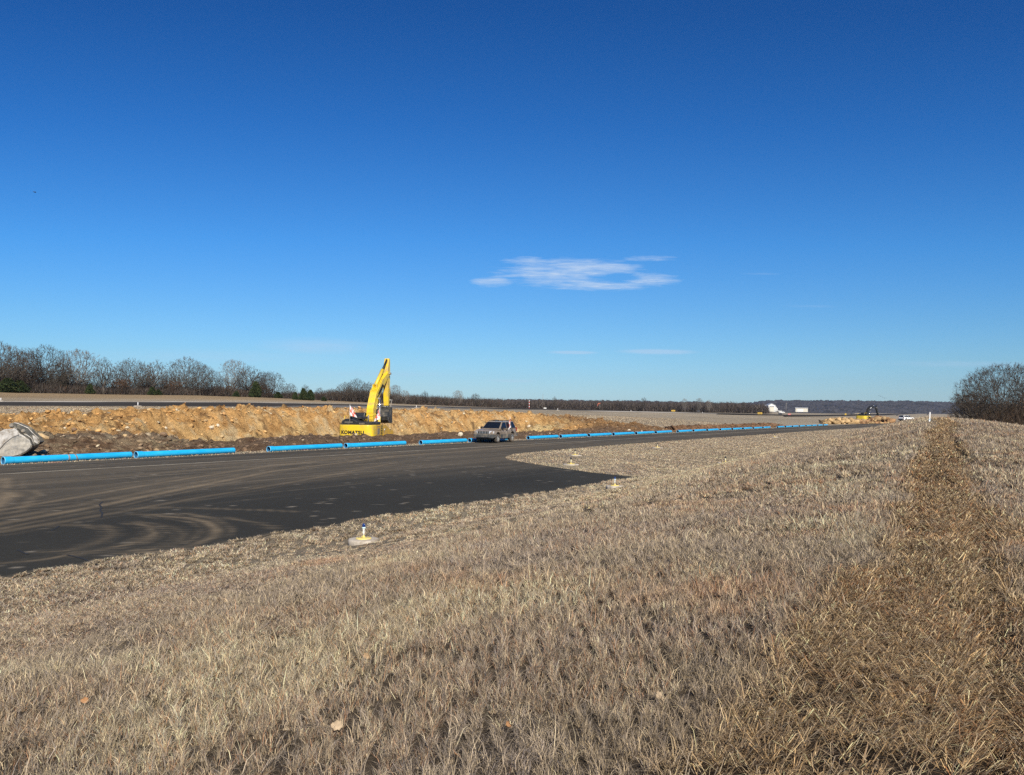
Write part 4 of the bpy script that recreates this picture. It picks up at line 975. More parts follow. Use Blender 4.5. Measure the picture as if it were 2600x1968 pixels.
# ------------------------------------------------------------------ sport utility car
M_RUB = mat('muddy_tyre', (.05, .043, .036), .9, var=.2, dirt=(.22, .17, .12), dirt_amt=.5); M_RIMM = mat('wheel_alloy', (.62, .60, .55), .35, .7, var=.06)
M_CLAD = mat('grey_plastic_cladding', (.06, .062, .06), .6, var=.1, dirt=(.25, .20, .14), dirt_amt=.4)
M_LAMP, _n, _l, _b = newmat('headlamp_glass'); _b.inputs['Base Color'].default_value = (.85, .85, .82, 1); _b.inputs['Roughness'].default_value = .08; _b.inputs['Metallic'].default_value = .35
M_RED = mat('tail_lamp_red', (.25, .01, .01), .25); M_BLK = mat('black_trim', (.012, .012, .013), .5)
def suv(loc, heading, paint, label, pitch=0.0, name='parked_car'):
    e = empty(name, loc, math.pi / 2 - heading); tag(e, label, 'car')      # +X is forward
    e.rotation_euler = (0, pitch, math.pi / 2 - heading)
    def arch(cx, r=.47, n=9): return [(cx - r * math.cos(math.pi * k / n) * -1, .40 + r * math.sin(math.pi * k / n)) for k in range(n + 1)]
    prof = [(2.16, .46), (2.24, .62), (2.25, .84), (2.18, .98), (1.9, 1.045), (1.0, 1.13), (.86, 1.14), (-2.12, 1.14), (-2.24, .98), (-2.26, .60), (-2.18, .46)]
    rear = [( -1.29 - .47 * math.cos(math.pi * k / 9), .40 + .50 * math.sin(math.pi * k / 9)) for k in range(10)]
    front = [(1.40 - .47 * math.cos(math.pi * k / 9), .40 + .50 * math.sin(math.pi * k / 9)) for k in range(10)]
    poly = prof + [(-1.76, .42)] + rear[1:-1] + [(-.82, .38), (.93, .38)] + front[1:-1] + [(1.87, .44)]
    m = MB()
    n = len(poly)
    hw = lambda x, z: (.905 - .05 * max(0, (abs(x) - 1.7) / .55) ** 2 * 1.6) * (1 - .035 * max(0, z - .75) / .4) - (.02 if z < .6 else 0)
    L_ = [m.bm.verts.new((x, hw(x, z), z)) for x, z in poly]; R2 = [m.bm.verts.new((x, -hw(x, z), z)) for x, z in poly]
    m.bm.faces.new(L_); m.bm.faces.new(R2[::-1]); fs = []
    for i in range(n): fs.append(m.bm.faces.new((L_[i], R2[i], R2[(i + 1) % n], L_[(i + 1) % n])))
    bmesh.ops.recalc_face_normals(m.bm, faces=m.bm.faces[:])
    es = [ed for ed in m.bm.edges if any(v in L_[:11] for v in ed.verts) or any(v in R2[:11] for v in ed.verts)]
    bmesh.ops.bevel(m.bm, geom=[ed for ed in m.bm.edges if (ed.verts[0].co.z > .9 or ed.verts[1].co.z > .9)], offset=.05, segments=3, affect='EDGES', clamp_overlap=True)
    # cabin
    tb = [(.98, .84, 1.12), (.98, -.84, 1.12), (-2.14, -.84, 1.12), (-2.14, .84, 1.12)]
    tt = [(.22, .665, 1.70), (.22, -.665, 1.70), (-1.86, -.665, 1.72), (-1.86, .665, 1.72)]
    m.hexa([tb[0], tb[3], tb[2], tb[1], tt[0], tt[3], tt[2], tt[1]], .07)
    body = m.build('body', paint, e)
    def side(x, z, sy, off): f = (z - 1.12) / .59; return (x, sy * (.84 * (1 - f) + .665 * f + off), z)
    for sy in (1, -1):
        for nm, q in (('front_window', [(.80, 1.17), (-.28, 1.17), (-.28, 1.64), (.22, 1.64)]), ('rear_door_window', [(-.36, 1.17), (-1.22, 1.17), (-1.22, 1.65), (-.36, 1.64)]), ('quarter_window', [(-1.30, 1.17), (-2.02, 1.17), (-1.80, 1.65), (-1.30, 1.65)])):
            m = MB(); m.slab([side(x, z, sy, .004) for x, z in (q if sy > 0 else q[::-1])], (0, sy, .28), .008); m.build(nm, M_GLASS, e)
    def front_(y, z): f = (z - 1.12) / .58; return (.98 * (1 - f) + .22 * f + .012, y, z)
    m = MB(); m.slab([front_(.74, 1.16), front_(.62, 1.655), front_(-.62, 1.655), front_(-.74, 1.16)], (.6, 0, .8), .008); m.build('windscreen', M_GLASS, e)
    m = MB(); m.slab([(-2.135, -.68, 1.22), (-1.905, -.58, 1.66), (-1.905, .58, 1.66), (-2.135, .68, 1.22)], (-1, 0, .4), .008); m.build('rear_window', M_GLASS, e)
    # nose
    m = MB(); m.box((2.242, 0, .86), (.03, 1.02, .20), bev=.01); m.build('grille', M_BLK, e)
    m = MB()
    for k in range(8): m.box((2.262, -.49 + k * .14, .86), (.02, .045, .20), bev=.008)
    m.build('grille_bars', M_RIMM if paint != M_WHITE else M_WHITE, e)
    for sy in (1, -1):
        m = MB(); m.hexa([(2.20, sy * .53, .78), (2.27, sy * .53, .78), (2.13, sy * .88, .78), (2.06, sy * .86, .78), (2.18, sy * .53, .97), (2.25, sy * .53, .96), (2.10, sy * .88, .95), (2.03, sy * .86, .96)], .015); m.build('headlight', M_LAMP, e)
        m = MB(); m.box((2.28, sy * .62, .56), (.03, .18, .09), bev=.01); m.build('fog_lamp', M_LAMP, e)
        m = MB(); m.box((-2.215, sy * .80, 1.02), (.07, .13, .34), bev=.015); m.build('tail_light', M_RED, e)
        m = MB(); m.box((.62, sy * .98, 1.20), (.13, .20, .16), bev=.04); m.box((.66, sy * .88, 1.15), (.06, .12, .05)); m.build('mirror', M_BLK, e)
        for X in (-.16, -1.12): m = MB(); m.box((X, sy * .905, 1.00), (.20, .035, .045), bev=.01); m.build('door_handle', M_BLK, e)
        m = MB(); m.tube([(.10, sy * .60, 1.71), (-.05, sy * .60, 1.77), (-1.65, sy * .60, 1.79), (-1.80, sy * .60, 1.73)], .022, 8); m.build('roof_rail', M_BLK, e)
        m = MB(); m.box((.055, sy * .905, .55), (1.70, .035, .26), bev=.02); m.box((.055, sy * .90, .40), (1.72, .05, .08), bev=.02); m.build('side_cladding', M_CLAD, e)
        # door seams
        m = MB()
        for X in (.90, -.32, -1.27): m.box((X, sy * .8985, .86), (.012, .012, .5))
        m.build('door_seam', M_BLK, e)
    m = MB(); m.box((-.8, .32, 1.765), (.04, .8, .025)); m.box((-.8, -.32, 1.765), (.04, .8, .025)); m.box((-.2, 0, 1.755), (.04, 1.2, .025)); m.build('roof_bar', M_BLK, e)
    m = MB(); m.hexa([(2.16, -.90, .40), (2.36, -.80, .42), (2.36, .80, .42), (2.16, .90, .40), (2.16, -.90, .72), (2.36, -.80, .70), (2.36, .80, .70), (2.16, .90, .72)], .04); m.box((1.98, .885, .58), (.42, .05, .24), bev=.02); m.box((1.98, -.885, .58), (.42, .05, .24), bev=.02)
    m.build('front_bumper', M_CLAD, e)
    m = MB(); m.box((2.362, 0, .46), (.02, 1.1, .08), bev=.008); m.build('lower_grille', M_BLK, e)
    m = MB(); m.box((-2.27, 0, .56), (.20, 1.78, .28), bev=.05); m.build('rear_bumper', M_CLAD, e)
    m = MB(); m.box((0, 0, .42), (4.1, 1.5, .16)); m.box((1.4, 0, .5), (.9, 1.3, .5)); m.box((-1.29, 0, .5), (.9, 1.3, .5)); m.build('underbody', M_BLK, e)
    for X in (1.40, -1.29):
        for sy in (1, -1):
            m = MB(); c = (X, sy * .78, .37); m.lathe([(.22, -.125), (.34, -.125), (.365, -.09), (.37, 0), (.365, .09), (.34, .125), (.22, .125)], 30, c, 'y'); w_ = m.build('wheel', M_RUB, e)
            m = MB(); m.lathe([(.0, sy * .085), (.05, sy * .09), (.05, sy * .07), (.06, sy * .05)], 16, c, 'y'); m.lathe([(.20, sy * .12), (.235, sy * .127), (.24, sy * .06), (.20, sy * .05)], 28, c, 'y')
            for k in range(5):
                a = k * 1.2566 + .3; R3 = Matrix.Rotation(a, 3, 'Y'); m.box(Vector(c) + R3 @ Vector((0, sy * .095, .135)), (.085, .03, .17), R3, .01)
            m.build('rim', M_RIMM, w_)
            m = MB(); m.lathe([(0, sy * .035), (.2, sy * .035), (.2, sy * .04), (0, sy * .042)], 20, c, 'y'); m.build('hub_shadow_plate', M_BLK, w_)
    return e
M_TAN = mat('dusty_tan_paint', (.225, .175, .125), .5, .1, var=.08, scale=3, dirt=(.34, .28, .21), dirt_amt=.45, coat=.35)
a = plane_hit(1258, 1125.6); b = plane_hit(1305, 1122.0)
print('jeep wheels', a, b, math.dist(a, b))
# left (driver) wheels face the camera; front wheel a, rear wheel b
fa, fb = np.array(XY(*a)), np.array(XY(*b)); d_ = (fa - fb); hd = math.atan2(d_[0], d_[1])
lft = np.array([-math.cos(hd), math.sin(hd)]) * -1.0
fwd = np.array([math.sin(hd), math.cos(hd)]); leftv = np.array([-fwd[1], fwd[0]])
ctr = (fa + fb) / 2 - fwd * .055 - leftv * .86
js, jt = ST(*ctr)
jeep = suv((ctr[0], ctr[1], float(pave_z(js)) - .005), hd, M_TAN, 'dusty tan four-door car parked on the taxiway edge beside the blue pipes')
fpos = at_depth(1294.5, 1091, 63.5)
flag((1293.5, 1059.5), (1295, 1086), np.dot(np.array([*(fb + fwd * .45), 0]) - np.array([0, 0, 0]), FW) - .2, 'orange and white flag clipped to the rear door window of the tan car', .78, seed=4.2)
# ------------------------------------------------------------------ far machines
M_DY = mat('pale_digger_yellow', (.80, .58, .05), .45, var=.05, dirt=(.5, .4, .2), dirt_amt=.15)
far_P = dict(boom=[(.45, 1.75), (1.2, 2.8), (2.4, 4.3), (4.3, 4.9), (6.6, 4.6)], bw=[.34, .42, .42, .34, .22], bcyl=[(1.35, 1.4), (2.5, 3.5)], acyl=[(3.0, 5.0), (6.9, 5.2)],
             arm=[(7.0, 5.3), (6.8, 4.7), (7.6, 3.2), (8.5, 1.6)], aw=[.14, .34, .26, .16], kcyl=[(7.3, 5.0), (8.6, 2.3)], link=(8.3, 1.3), bk=(8.5, 1.5), brot=math.radians(-40), bs=1.0, mboom=M_EBLK, mbk=M_STEEL)
fx = at_depth(2196, 1074, 236); 
far = excavator('excavator', (fx[0], fx[1], fx[2] + .1), math.radians(52), math.radians(60), far_P, 'far excavator with a black arched boom digging at the end of the pipe line', M_DY, M_EBLK, None, 'tracked excavators on the dig')
ws_ = at_depth(2301, 1070, 210)
suv((ws_[0], ws_[1], ws_[2]), math.radians(62), M_WHITE, 'small white car far away, half hidden by the grassy crest', name='distant_car')
# spoil heap and far stones around the far excavator
k = 900; u_ = 2090 + 175 * RNG.random(k); pts = []; cols_ = []; szs = []
for i in range(k):
    u = u_[i]; top = np.interp(u, [2088, 2105, 2125, 2150, 2178, 2196, 2215, 2232, 2248, 2262, 2275], [1074, 1067.5, 1065, 1063, 1069, 1074, 1063, 1061, 1062, 1066, 1072])
    dd = 190 + RNG.random() * 14 + (u - 2090) * .22; base = at_depth(u, 1077, dd); tp = at_depth(u, top, dd); f_ = RNG.random() ** 1.3
    pts.append(base * (1 - f_) + tp * f_); szs.append(.35 + .75 * RNG.random() ** 2)
    cols_.append(np.array([.46, .31, .15]) * (.55 + .7 * RNG.random()) if (u < 2178 or RNG.random() < .3) else np.array([.30, .17, .08]) * (.5 + .8 * RNG.random()))
tag(rocks_mesh('spoil_heap', pts, szs, cols_, M_ROCK), 'heap of broken tan rock and clay around the far excavator', 'spoil', kind='stuff')
m = MB(); P_ = at_depth(2248.5, 1074, 232); m.hexa([(-.65, -.5, 0), (.65, -.5, 0), (.6, .5, 0), (-.6, .5, 0), (-.55, -.45, 1.35), (.6, -.45, 1.2), (.55, .45, 1.25), (-.6, .45, 1.45)], .06)
o = m.build('white_container', M_WHITE); o.location = P_; tag(o, 'white box standing by the bucket of the far excavator', 'container')
# ------------------------------------------------------------------ loose digging bucket at the left
M_BKT = mat('worn_bucket_steel', (.50, .47, .42), .45, .2, var=.45, scale=5, dirt=(.22, .17, .11), dirt_amt=.45)
M_BKD = mat('dark_scuffed_steel', (.075, .072, .062), .5, .3, var=.5, scale=6, dirt=(.34, .29, .20), dirt_amt=.35)
def loose_bucket():
    B = at_depth(23, 1159, 36.2); e = empty('digger_bucket', tuple(B), aim(math.radians(-16))); tag(e, 'big worn steel digger bucket lying on its side at the left edge of the photo', 'bucket')
    def q(X, Y): return ((X - 350) * .00124, (1500 - Y) * .00124)
    W_ = 1.1
    plate = [q(*p) for p in [(-420, 1500), (-330, 1000), (-60, 620), (180, 470), (470, 440), (560, 460), (690, 640), (860, 740), (1010, 870), (1090, 1060), (1055, 1180), (900, 1330), (700, 1440), (500, 1500)]]
    m = MB(); m.prism(plate, 0, .04, 'y', .006); m.prism(plate, W_ - .04, W_, 'y', .006); m.build('side_plate', M_BKT, e)
    dsh = [q(*p) for p in [(-40, 1500), (60, 1220), (220, 1010), (420, 820), (680, 680), (850, 760), (1000, 880), (1085, 1060), (1045, 1180), (890, 1330), (700, 1430), (500, 1490)]]
    m = MB(); m.prism(dsh, -.04, -.001, 'y', .012); m.build('wear_plate', mat('scuffed_wear_plate', (.42, .38, .31), .42, .25, var=.45, scale=4.5, dirt=(.13, .14, .15), dirt_amt=.35), e)
    shell = [q(*p) for p in [(560, 460), (690, 640), (860, 740), (1010, 870), (1090, 1060), (1055, 1180), (900, 1330), (700, 1440), (500, 1500), (-420, 1500)]]
    m = MB()
    for a_, b_ in zip(shell[:-1], shell[1:]):
        d_ = Vector((b_[0] - a_[0], b_[1] - a_[1])).normalized(); nn = Vector((-d_.y, 0, d_.x))
        m.slab([(a_[0], .0, a_[1]), (b_[0], .0, b_[1]), (b_[0], W_, b_[1]), (a_[0], W_, a_[1])], nn, .035)
    m.build('shell', M_BKD, e)
    arc = [q(*p) for p in [(-60, 1500), (40, 1220), (200, 1000), (410, 810), (672, 672)]]; m = MB(); m.tube([(x_, -.012, z_) for x_, z_ in arc], .014, 6); m.build('weld_seam', M_BLK, e)
    ear = [q(*p) for p in [(300, 250), (430, 225), (560, 260), (900, 425), (1050, 600), (1240, 790), (1330, 950), (1280, 1040), (1130, 1110), (1040, 830), (880, 700), (680, 640), (560, 480), (470, 430), (300, 430), (250, 340)]]
    for y_ in (.25, .78): m = MB(); m.prism(ear, y_, y_ + .06, 'y', .01); m.build('ear', M_BKD, e)
    ear_edge = [q(*p) for p in [(430, 225), (560, 260), (900, 425), (1050, 600), (1240, 790), (1330, 950)]]
    m = MB(); m.tube([(x_, .245, z_) for x_, z_ in ear_edge], .022, 6); m.build('ear_edge_highlight', M_BKT, e)  # paler tubes added along the ear edges as highlights
    ear_edge = [q(*p) for p in [(470, 430), (560, 480), (680, 640), (880, 700), (1040, 830), (1130, 1110)]]
    m = MB(); m.tube([(x_, .235, z_) for x_, z_ in ear_edge], .018, 6); m.build('ear_edge_highlight', M_BKT, e)
    m = MB(); m.prism([q(*p) for p in [(1060, 700), (1210, 800), (1290, 960), (1230, 1030), (1120, 960)]], .235, .25, 'y', .004); m.build('lug_plate', M_BKT, e)
    for p in ((345, 335), (750, 535)):
        c = q(*p); m = MB(); m.tube([(c[0], .20, c[1]), (c[0], .98, c[1])], .085, 18); m.tube([(c[0], .17, c[1]), (c[0], .20, c[1])], .055, 14); m.tube([(c[0], .28, c[1]), (c[0], .34, c[1])], .12, 18); m.build('pin', M_STEEL, e)
    m = MB(); m.slab([(*[q(1100, 820)[0]], .36, q(1100, 820)[1]), (q(1100, 820)[0], .98, q(1100, 820)[1]), (q(1290, 1000)[0], .98, q(1290, 1000)[1]), (q(1290, 1000)[0], .36, q(1290, 1000)[1])], (.7, 0, .7), .04); m.build('back_plate', M_BKD, e)
    return e
loose_bucket()
# ------------------------------------------------------------------ bare winter trees
def grow_tree(seed, H=10., R_=4.5, base=.18, n=1100, bf=.55, shape='round', trunk_r=.28, twig=3, twig_len=.85, twig_w=.028, stems=1, minr=.012):
    rng = np.random.default_rng(seed)
    # crown targets inside an uneven dome
    pts = []
    cz = H * (base + (1 - base) * .42); rz_t = H - cz; rz_b = cz - H * base
    while len(pts) < n:
        p = rng.uniform(-1, 1, 3)
        if np.linalg.norm(p) > 1: continue
        if rng.random() > .25 + .75 * np.linalg.norm(p) ** 2: continue
        lob = 1 + .22 * math.sin(3 * math.atan2(p[1], p[0]) + seed) * (1 - abs(p[2])) + .12 * math.sin(7 * math.atan2(p[1], p[0]) + 2 * p[2] * 3 + seed)
        q = np.array([p[0] * R_ * lob, p[1] * R_ * lob, cz + p[2] * (rz_t if p[2] > 0 else rz_b)])
        if shape == 'vase': q[:2] *= .35 + .75 * np.clip((q[2] / H), 0, 1)
        pts.append(q)
    pts = np.array(pts)
    nodes = []; par = []; pl = []
    def add(p, pr): nodes.append(np.array(p, float)); par.append(pr); pl.append(0 if pr < 0 else pl[pr] + np.linalg.norm(nodes[pr] - nodes[-1])); return len(nodes) - 1
    for st in range(stems):
        a = rng.random() * 6.28; r0 = .0 if stems == 1 else .35 + .25 * rng.random()
        k = add((r0 * math.cos(a), r0 * math.sin(a), -.25), -1); th = H * base * (1.0 if stems == 1 else .5); ns = max(2, int(th / .5))
        lean = (.12 if stems == 1 else .55)
        for i in range(ns): k = add(nodes[k] + np.array([lean * math.cos(a + i * .3) * .5, lean * math.sin(a + i * .3) * .5, (th + .25) / ns]) + rng.normal(0, .04, 3), k)
    order = np.argsort(np.linalg.norm(pts - np.array([0, 0, H * base]), axis=1))
    NA = np.zeros((n * 14 + 60, 3)); PL = np.zeros(n * 14 + 60); NA[:len(nodes)] = nodes; PL[:len(nodes)] = pl
    for i in order:
        q = pts[i]; m_ = len(nodes); dd = np.linalg.norm(NA[:m_] - q, axis=1); cost = dd + bf * PL[:m_] + .6 * np.maximum(0, NA[:m_, 2] - q[2])
        j = int(np.argmin(cost)); L_ = dd[j]; steps = max(1, int(L_ / .55)); k = j
        for t_ in range(1, steps + 1):
            f_ = t_ / steps; p = NA[j] * (1 - f_) + q * f_
            p = p + np.array([0, 0, -.02 * L_ * math.sin(f_ * math.pi)]) + rng.normal(0, .03 * min(L_, 2), 3) * (f_ < 1)
            k = add(p, k); NA[len(nodes) - 1] = nodes[-1]; PL[len(nodes) - 1] = pl[-1]
    nodes = np.array(nodes); par = np.array(par); m_ = len(nodes)
    load = np.zeros(m_); ch = np.zeros(m_, int)
    for i in range(m_ - 1, 0, -1):
        load[i] += 1
        if par[i] >= 0: load[par[i]] += load[i]; ch[par[i]] += 1
    load[0] += 1; rad = trunk_r * (np.maximum(load, 1) / load.max()) ** .46; rad = np.maximum(rad, minr)
    V, F, cnt, nv = [], [], [], 0; VT, FT, cT, nt_ = [], [], [], 0
    def seg(a, b, ra, rb, sides, V, F, cnt, base_):
        d = b - a; L_ = np.linalg.norm(d) + 1e-9; d = d / L_; u = np.cross(d, [0, 0, 1.] if abs(d[2]) < .9 else [1., 0, 0]); u /= np.linalg.norm(u); w = np.cross(d, u)
        for (c, r) in ((a, ra), (b + d * .02, rb)):
            for k in range(sides): q = 2 * math.pi * k / sides; V.append(c + (u * math.cos(q) + w * math.sin(q)) * r)
        for k in range(sides): F.extend([base_ + k, base_ + (k + 1) % sides, base_ + sides + (k + 1) % sides, base_ + sides + k]); cnt.append(4)
        return base_ + 2 * sides
    thr = trunk_r * .5
    for i in range(m_):
        j = par[i]
        if j < 0: continue
        big_ = rad[i] > thr
        ra = min(rad[j], rad[i] * 1.25)
        if big_: nt_ = seg(nodes[j], nodes[i], ra * (1.25 if nodes[j][2] < .3 else 1), rad[i], 8, VT, FT, cT, nt_)
        else: nv = seg(nodes[j], nodes[i], ra, rad[i], 4 if rad[i] > .03 else 3, V, F, cnt, nv)
    # twigs: fine forked sprays on the outer wood
    tips = [i for i in range(m_) if rad[i] < trunk_r * .16]
    V2, F2, c2 = [], [], []; b2 = nv
    for i in tips:
        k_ = twig if ch[i] == 0 else (1 if rng.random() < .55 else 0)
        dpar = nodes[i] - nodes[max(par[i], 0)]; dpar = dpar / (np.linalg.norm(dpar) + 1e-9)
        for _ in range(k_ + (rng.random() < .5)):
            d = dpar * .8 + rng.normal(0, .55, 3) + np.array([0, 0, .28]); d /= np.linalg.norm(d); L_ = twig_len * (.4 + .8 * rng.random())
            sd_ = np.cross(d, rng.normal(0, 1, 3)); sd_ /= np.linalg.norm(sd_); a = nodes[i]; mid = a + d * L_ * .5 + rng.normal(0, .05, 3); e_ = a + d * L_ + np.array([0, 0, .08 * L_])
            V2 += [a - sd_ * twig_w, a + sd_ * twig_w, mid + sd_ * twig_w * .7, mid - sd_ * twig_w * .7, e_]; F2 += [b2, b2 + 1, b2 + 2, b2 + 3, b2 + 3, b2 + 2, b2 + 4]; c2 += [4, 3]; b2 += 5
            for s_ in (-1, 1):
                g = mid; e3 = g + (d + sd_ * s_ * (.5 + .4 * rng.random())) * L_ * .42
                up_ = np.cross(d, sd_); V2 += [g - up_ * twig_w * .6, g + up_ * twig_w * .6, e3]; F2 += [b2, b2 + 1, b2 + 2]; c2 += [3]; b2 += 3
    return (np.array(VT), FT, cT), (np.array(V + V2), F + F2, cnt + c2)
def bark(name, c1, c2): 
    m, n, l, b = newmat(name); b.inputs['Roughness'].default_value = .9; b.inputs['Specular IOR Level'].default_value = .1
    t = n.new('ShaderNodeTexCoord'); no = n.new('ShaderNodeTexNoise'); no.inputs['Scale'].default_value = .6; no.inputs['Detail'].default_value = 6; l.new(t.outputs['Object'], no.inputs['Vector'])
    oi = n.new('ShaderNodeObjectInfo'); r = n.new('ShaderNodeValToRGB'); r.color_ramp.elements[0].color = (*c1, 1); r.color_ramp.elements[1].color = (*c2, 1); r.color_ramp.elements[0].position = .35; r.color_ramp.elements[1].position = .65
    l.new(no.outputs[0], r.inputs[0]); mr = n.new('ShaderNodeMapRange'); mr.inputs[3].default_value = .75; mr.inputs[4].default_value = 1.25; l.new(oi.outputs['Random'], mr.inputs[0])
    mx = n.new('ShaderNodeMix'); mx.data_type = 'RGBA'; mx.blend_type = 'MULTIPLY'; mx.inputs[0].default_value = 1; l.new(r.outputs[0], mx.inputs[6]); l.new(mr.outputs[0], mx.inputs[7]); l.new(mx.outputs[2], b.inputs['Base Color']); return m
M_BARK = bark('oak_bark', (.07, .058, .047), (.12, .105, .088)); M_TWIG = bark('grey_brown_twigs', (.064, .053, .041), (.108, .092, .074)); M_TWIGP = bark('pale_twigs', (.15, .13, .11), (.21, .185, .155))
M_TWIGD = bark('dark_twigs', (.052, .038, .030), (.088, .068, .052))
def tree_proto(seed, leaves=None, mt=None, **kw):
    (VT, FT, cT), (VC, FC, cC) = grow_tree(seed, **kw)
    e = empty('bare_tree'); mesh_np('trunk', VT, FT, cT, M_BARK, e, smooth=True); mesh_np('crown', VC, FC, cC, mt or M_TWIG, e)
    if leaves:
        rng = np.random.default_rng(seed + 5); n, zmax, col = leaves; H, R_ = kw['H'], kw['R_']
        base_ = VC[rng.integers(0, len(VC), n * 4)]; base_ = base_[base_[:, 2] < zmax * H][:n]; n = len(base_)
        c = base_ + rng.normal(0, .22, (n, 3)); sz = .09 + .10 * rng.random(n); a = rng.normal(0, 1, (n, 3)); a /= np.linalg.norm(a, axis=1)[:, None]; b = np.cross(a, rng.normal(0, 1, (n, 3))); b /= np.linalg.norm(b, axis=1)[:, None]
        V = np.stack([c - a * sz[:, None], c + b * sz[:, None] * .7, c + a * sz[:, None], c - b * sz[:, None] * .7], 1).reshape(-1, 3)
        cc = np.array(col) * (.6 + .8 * rng.random(n))[:, None]
        mesh_np('dead_leaves', V, np.arange(4 * n), np.full(n, 4), M_FOL, e, cols={'col': np.repeat(cc, 4, 0)})
    return e
M_FOL = attr_mat('foliage', 'col', .8, (), .2)
PROT = [tree_proto(1, H=10, R_=5.2, base=.14, n=950, twig=3), tree_proto(2, H=10, R_=4.6, base=.20, n=800, twig=3), tree_proto(3, H=10, R_=3.4, base=.22, n=560, twig=3),
        tree_proto(4, H=10, R_=5.0, base=.16, n=620, twig=4, shape='vase', mt=M_TWIGP), tree_proto(5, H=10, R_=2.6, base=.25, n=380, twig=3),
        tree_proto(6, leaves=(1500, .55, (.13, .072, .040)), H=10, R_=4.0, base=.10, n=620, twig=3), tree_proto(7, H=10, R_=4.4, base=.05, n=700, twig=3, mt=M_TWIGD)]
def cedar_proto(seed):
    rng = np.random.default_rng(seed); e = empty('cedar'); m = MB(); m.tube([(0, 0, -.3), (0, 0, 5.4)], [.16, .03], 8); m.build('trunk', M_BARK, e)
    n = 5200; z = 6 * rng.random(n) ** 1.25; a = rng.random(n) * 6.283; lob = 1 + .22 * np.sin(a * 3 + seed + z) + .16 * np.sin(a * 7 + z * 3)
    rr_ = (2.3 * (1 - z / 6.3) ** .62 * np.minimum(1, .55 + z * .5)) * lob * (.45 + .6 * rng.random(n) ** .5)
    c = np.stack([rr_ * np.cos(a), rr_ * np.sin(a), z + .05], -1); u = rng.normal(0, 1, (n, 3)) + c * [.5, .5, 0] + [0, 0, .8]; u /= np.linalg.norm(u, axis=1)[:, None]; v = np.cross(u, rng.normal(0, 1, (n, 3))); v /= np.linalg.norm(v, axis=1)[:, None]
    sz = (.16 + .2 * rng.random(n))[:, None]; V = np.stack([c - v * sz * .5, c + v * sz * .5, c + u * sz * 1.5], 1).reshape(-1, 3)
    col = np.array([.034, .050, .016]) * (.5 + 1.0 * rng.random(n))[:, None]; br = rng.random(n) < .12; col[br] = [.09, .085, .03]
    mesh_np('crown', V, np.arange(3 * n), np.full(n, 3), M_FOL, e, cols={'col': np.repeat(col, 3, 0)}); return e
CED = [cedar_proto(1), cedar_proto(2)]
USED = set()
def plant(protos, k, u, v, d, height_px, label, group, cat='tree', rot=0.0, wide=1.0, base_h=10., sink=.1, onz=True):
    P = at_depth(u, v, d); z = float(natural(P[0], P[1])) if onz else P[2]
    src = protos[k]; e = src if (id(protos), k) not in USED else copy_tree(src); USED.add((id(protos), k))
    s_ = height_px * d / FPX / base_h; e.location = (P[0], P[1], z - sink); e.scale = (s_ * wide, s_ * wide, s_); e.rotation_euler = (0, 0, rot)
    e['label'] = label; e['category'] = cat; e['group'] = group; return e
GW = 'bare trees along the edge of the left wood'
def edge_d(u):   # distance of the wood edge from the camera
    d = ray(u, 1000); return 183. / (-d[0] * CT + d[1] * STH)
ORD = ['first', 'second', 'third', 'fourth', 'fifth', 'sixth', 'seventh', 'eighth', 'ninth', 'tenth', 'eleventh', 'twelfth', 'thirteenth', 'fourteenth', 'fifteenth', 'sixteenth']
#   u, height px, prototype, width, label
FRONT = [(-25, 132, 0, 1.0, 'tall dense bare oak cut off by the left edge of the photo'), (25, 118, 6, 1.05, 'dark bare tree at the far left, behind the first low cedar'), (62, 112, 1, .9, 'rounded bare oak between the left edge and the broadest oak'),
         (108, 120, 0, 1.12, 'broadest and tallest rounded bare oak of the left wood, with dark twisted limbs'), (150, 92, 2, 1.0, 'narrow bare tree filling the dip right of the broadest oak'), (197, 112, 3, 1.0, 'pale open-crowned bare tree standing alone against the sky in the left wood'),
         (236, 66, 6, 1.0, 'low bare tree just right of the pale open-crowned one'), (263, 92, 4, 1.0, 'slim pointed bare tree with a spiky top'), (300, 74, 5, 1.0, 'small brown-leaved oak between the slim pointed tree and the bushy bare trees'),
         (330, 92, 1, 1.0, 'bushy bare oak, left one of a dense pair in the middle of the wood'), (362, 80, 2, 1.1, 'bare tree leaning on the right of the bushy pair'), (392, 88, 4, 1.1, 'slender forked bare tree before the big dome-shaped oak'),
         (432, 66, 5, 1.0, 'low bare tree at the left foot of the big dome-shaped oak'), (470, 96, 0, 1.05, 'big dome-shaped bare oak in the right half of the left wood'), (508, 82, 1, .95, 'bare oak merging with the right side of the big dome-shaped oak'),
         (540, 66, 6, .95, 'dark low bare tree sloping down right of the dome-shaped oak'), (562, 50, 5, 1.2, 'russet-leaved oak low down in the gap of the wood'), (592, 94, 3, .85, 'tall grey bare tree with an open crown, right of the gap in the wood'), (632, 80, 2, 1.25, 'bare tree with a rounded crown left of the dark tall cedar'),
         (648, 58, 5, 1.1, 'rust-brown leaved oak just behind the dark tall cedar'), (688, 68, 1, 1.05, 'drooping rounded bare tree at the right end of the left wood'), (668, 66, 6, .9, 'dark bare tree behind the tall cedar near the right end of the wood')]
i_ = 0
for (u, hp, k, wd, lab) in FRONT:
    d = edge_d(u) + (i_ * 37 % 7); plant(PROT, k, u, 1000, d, hp * 1.0, lab, GW, rot=i_ * 1.9, wide=wd); i_ += 1
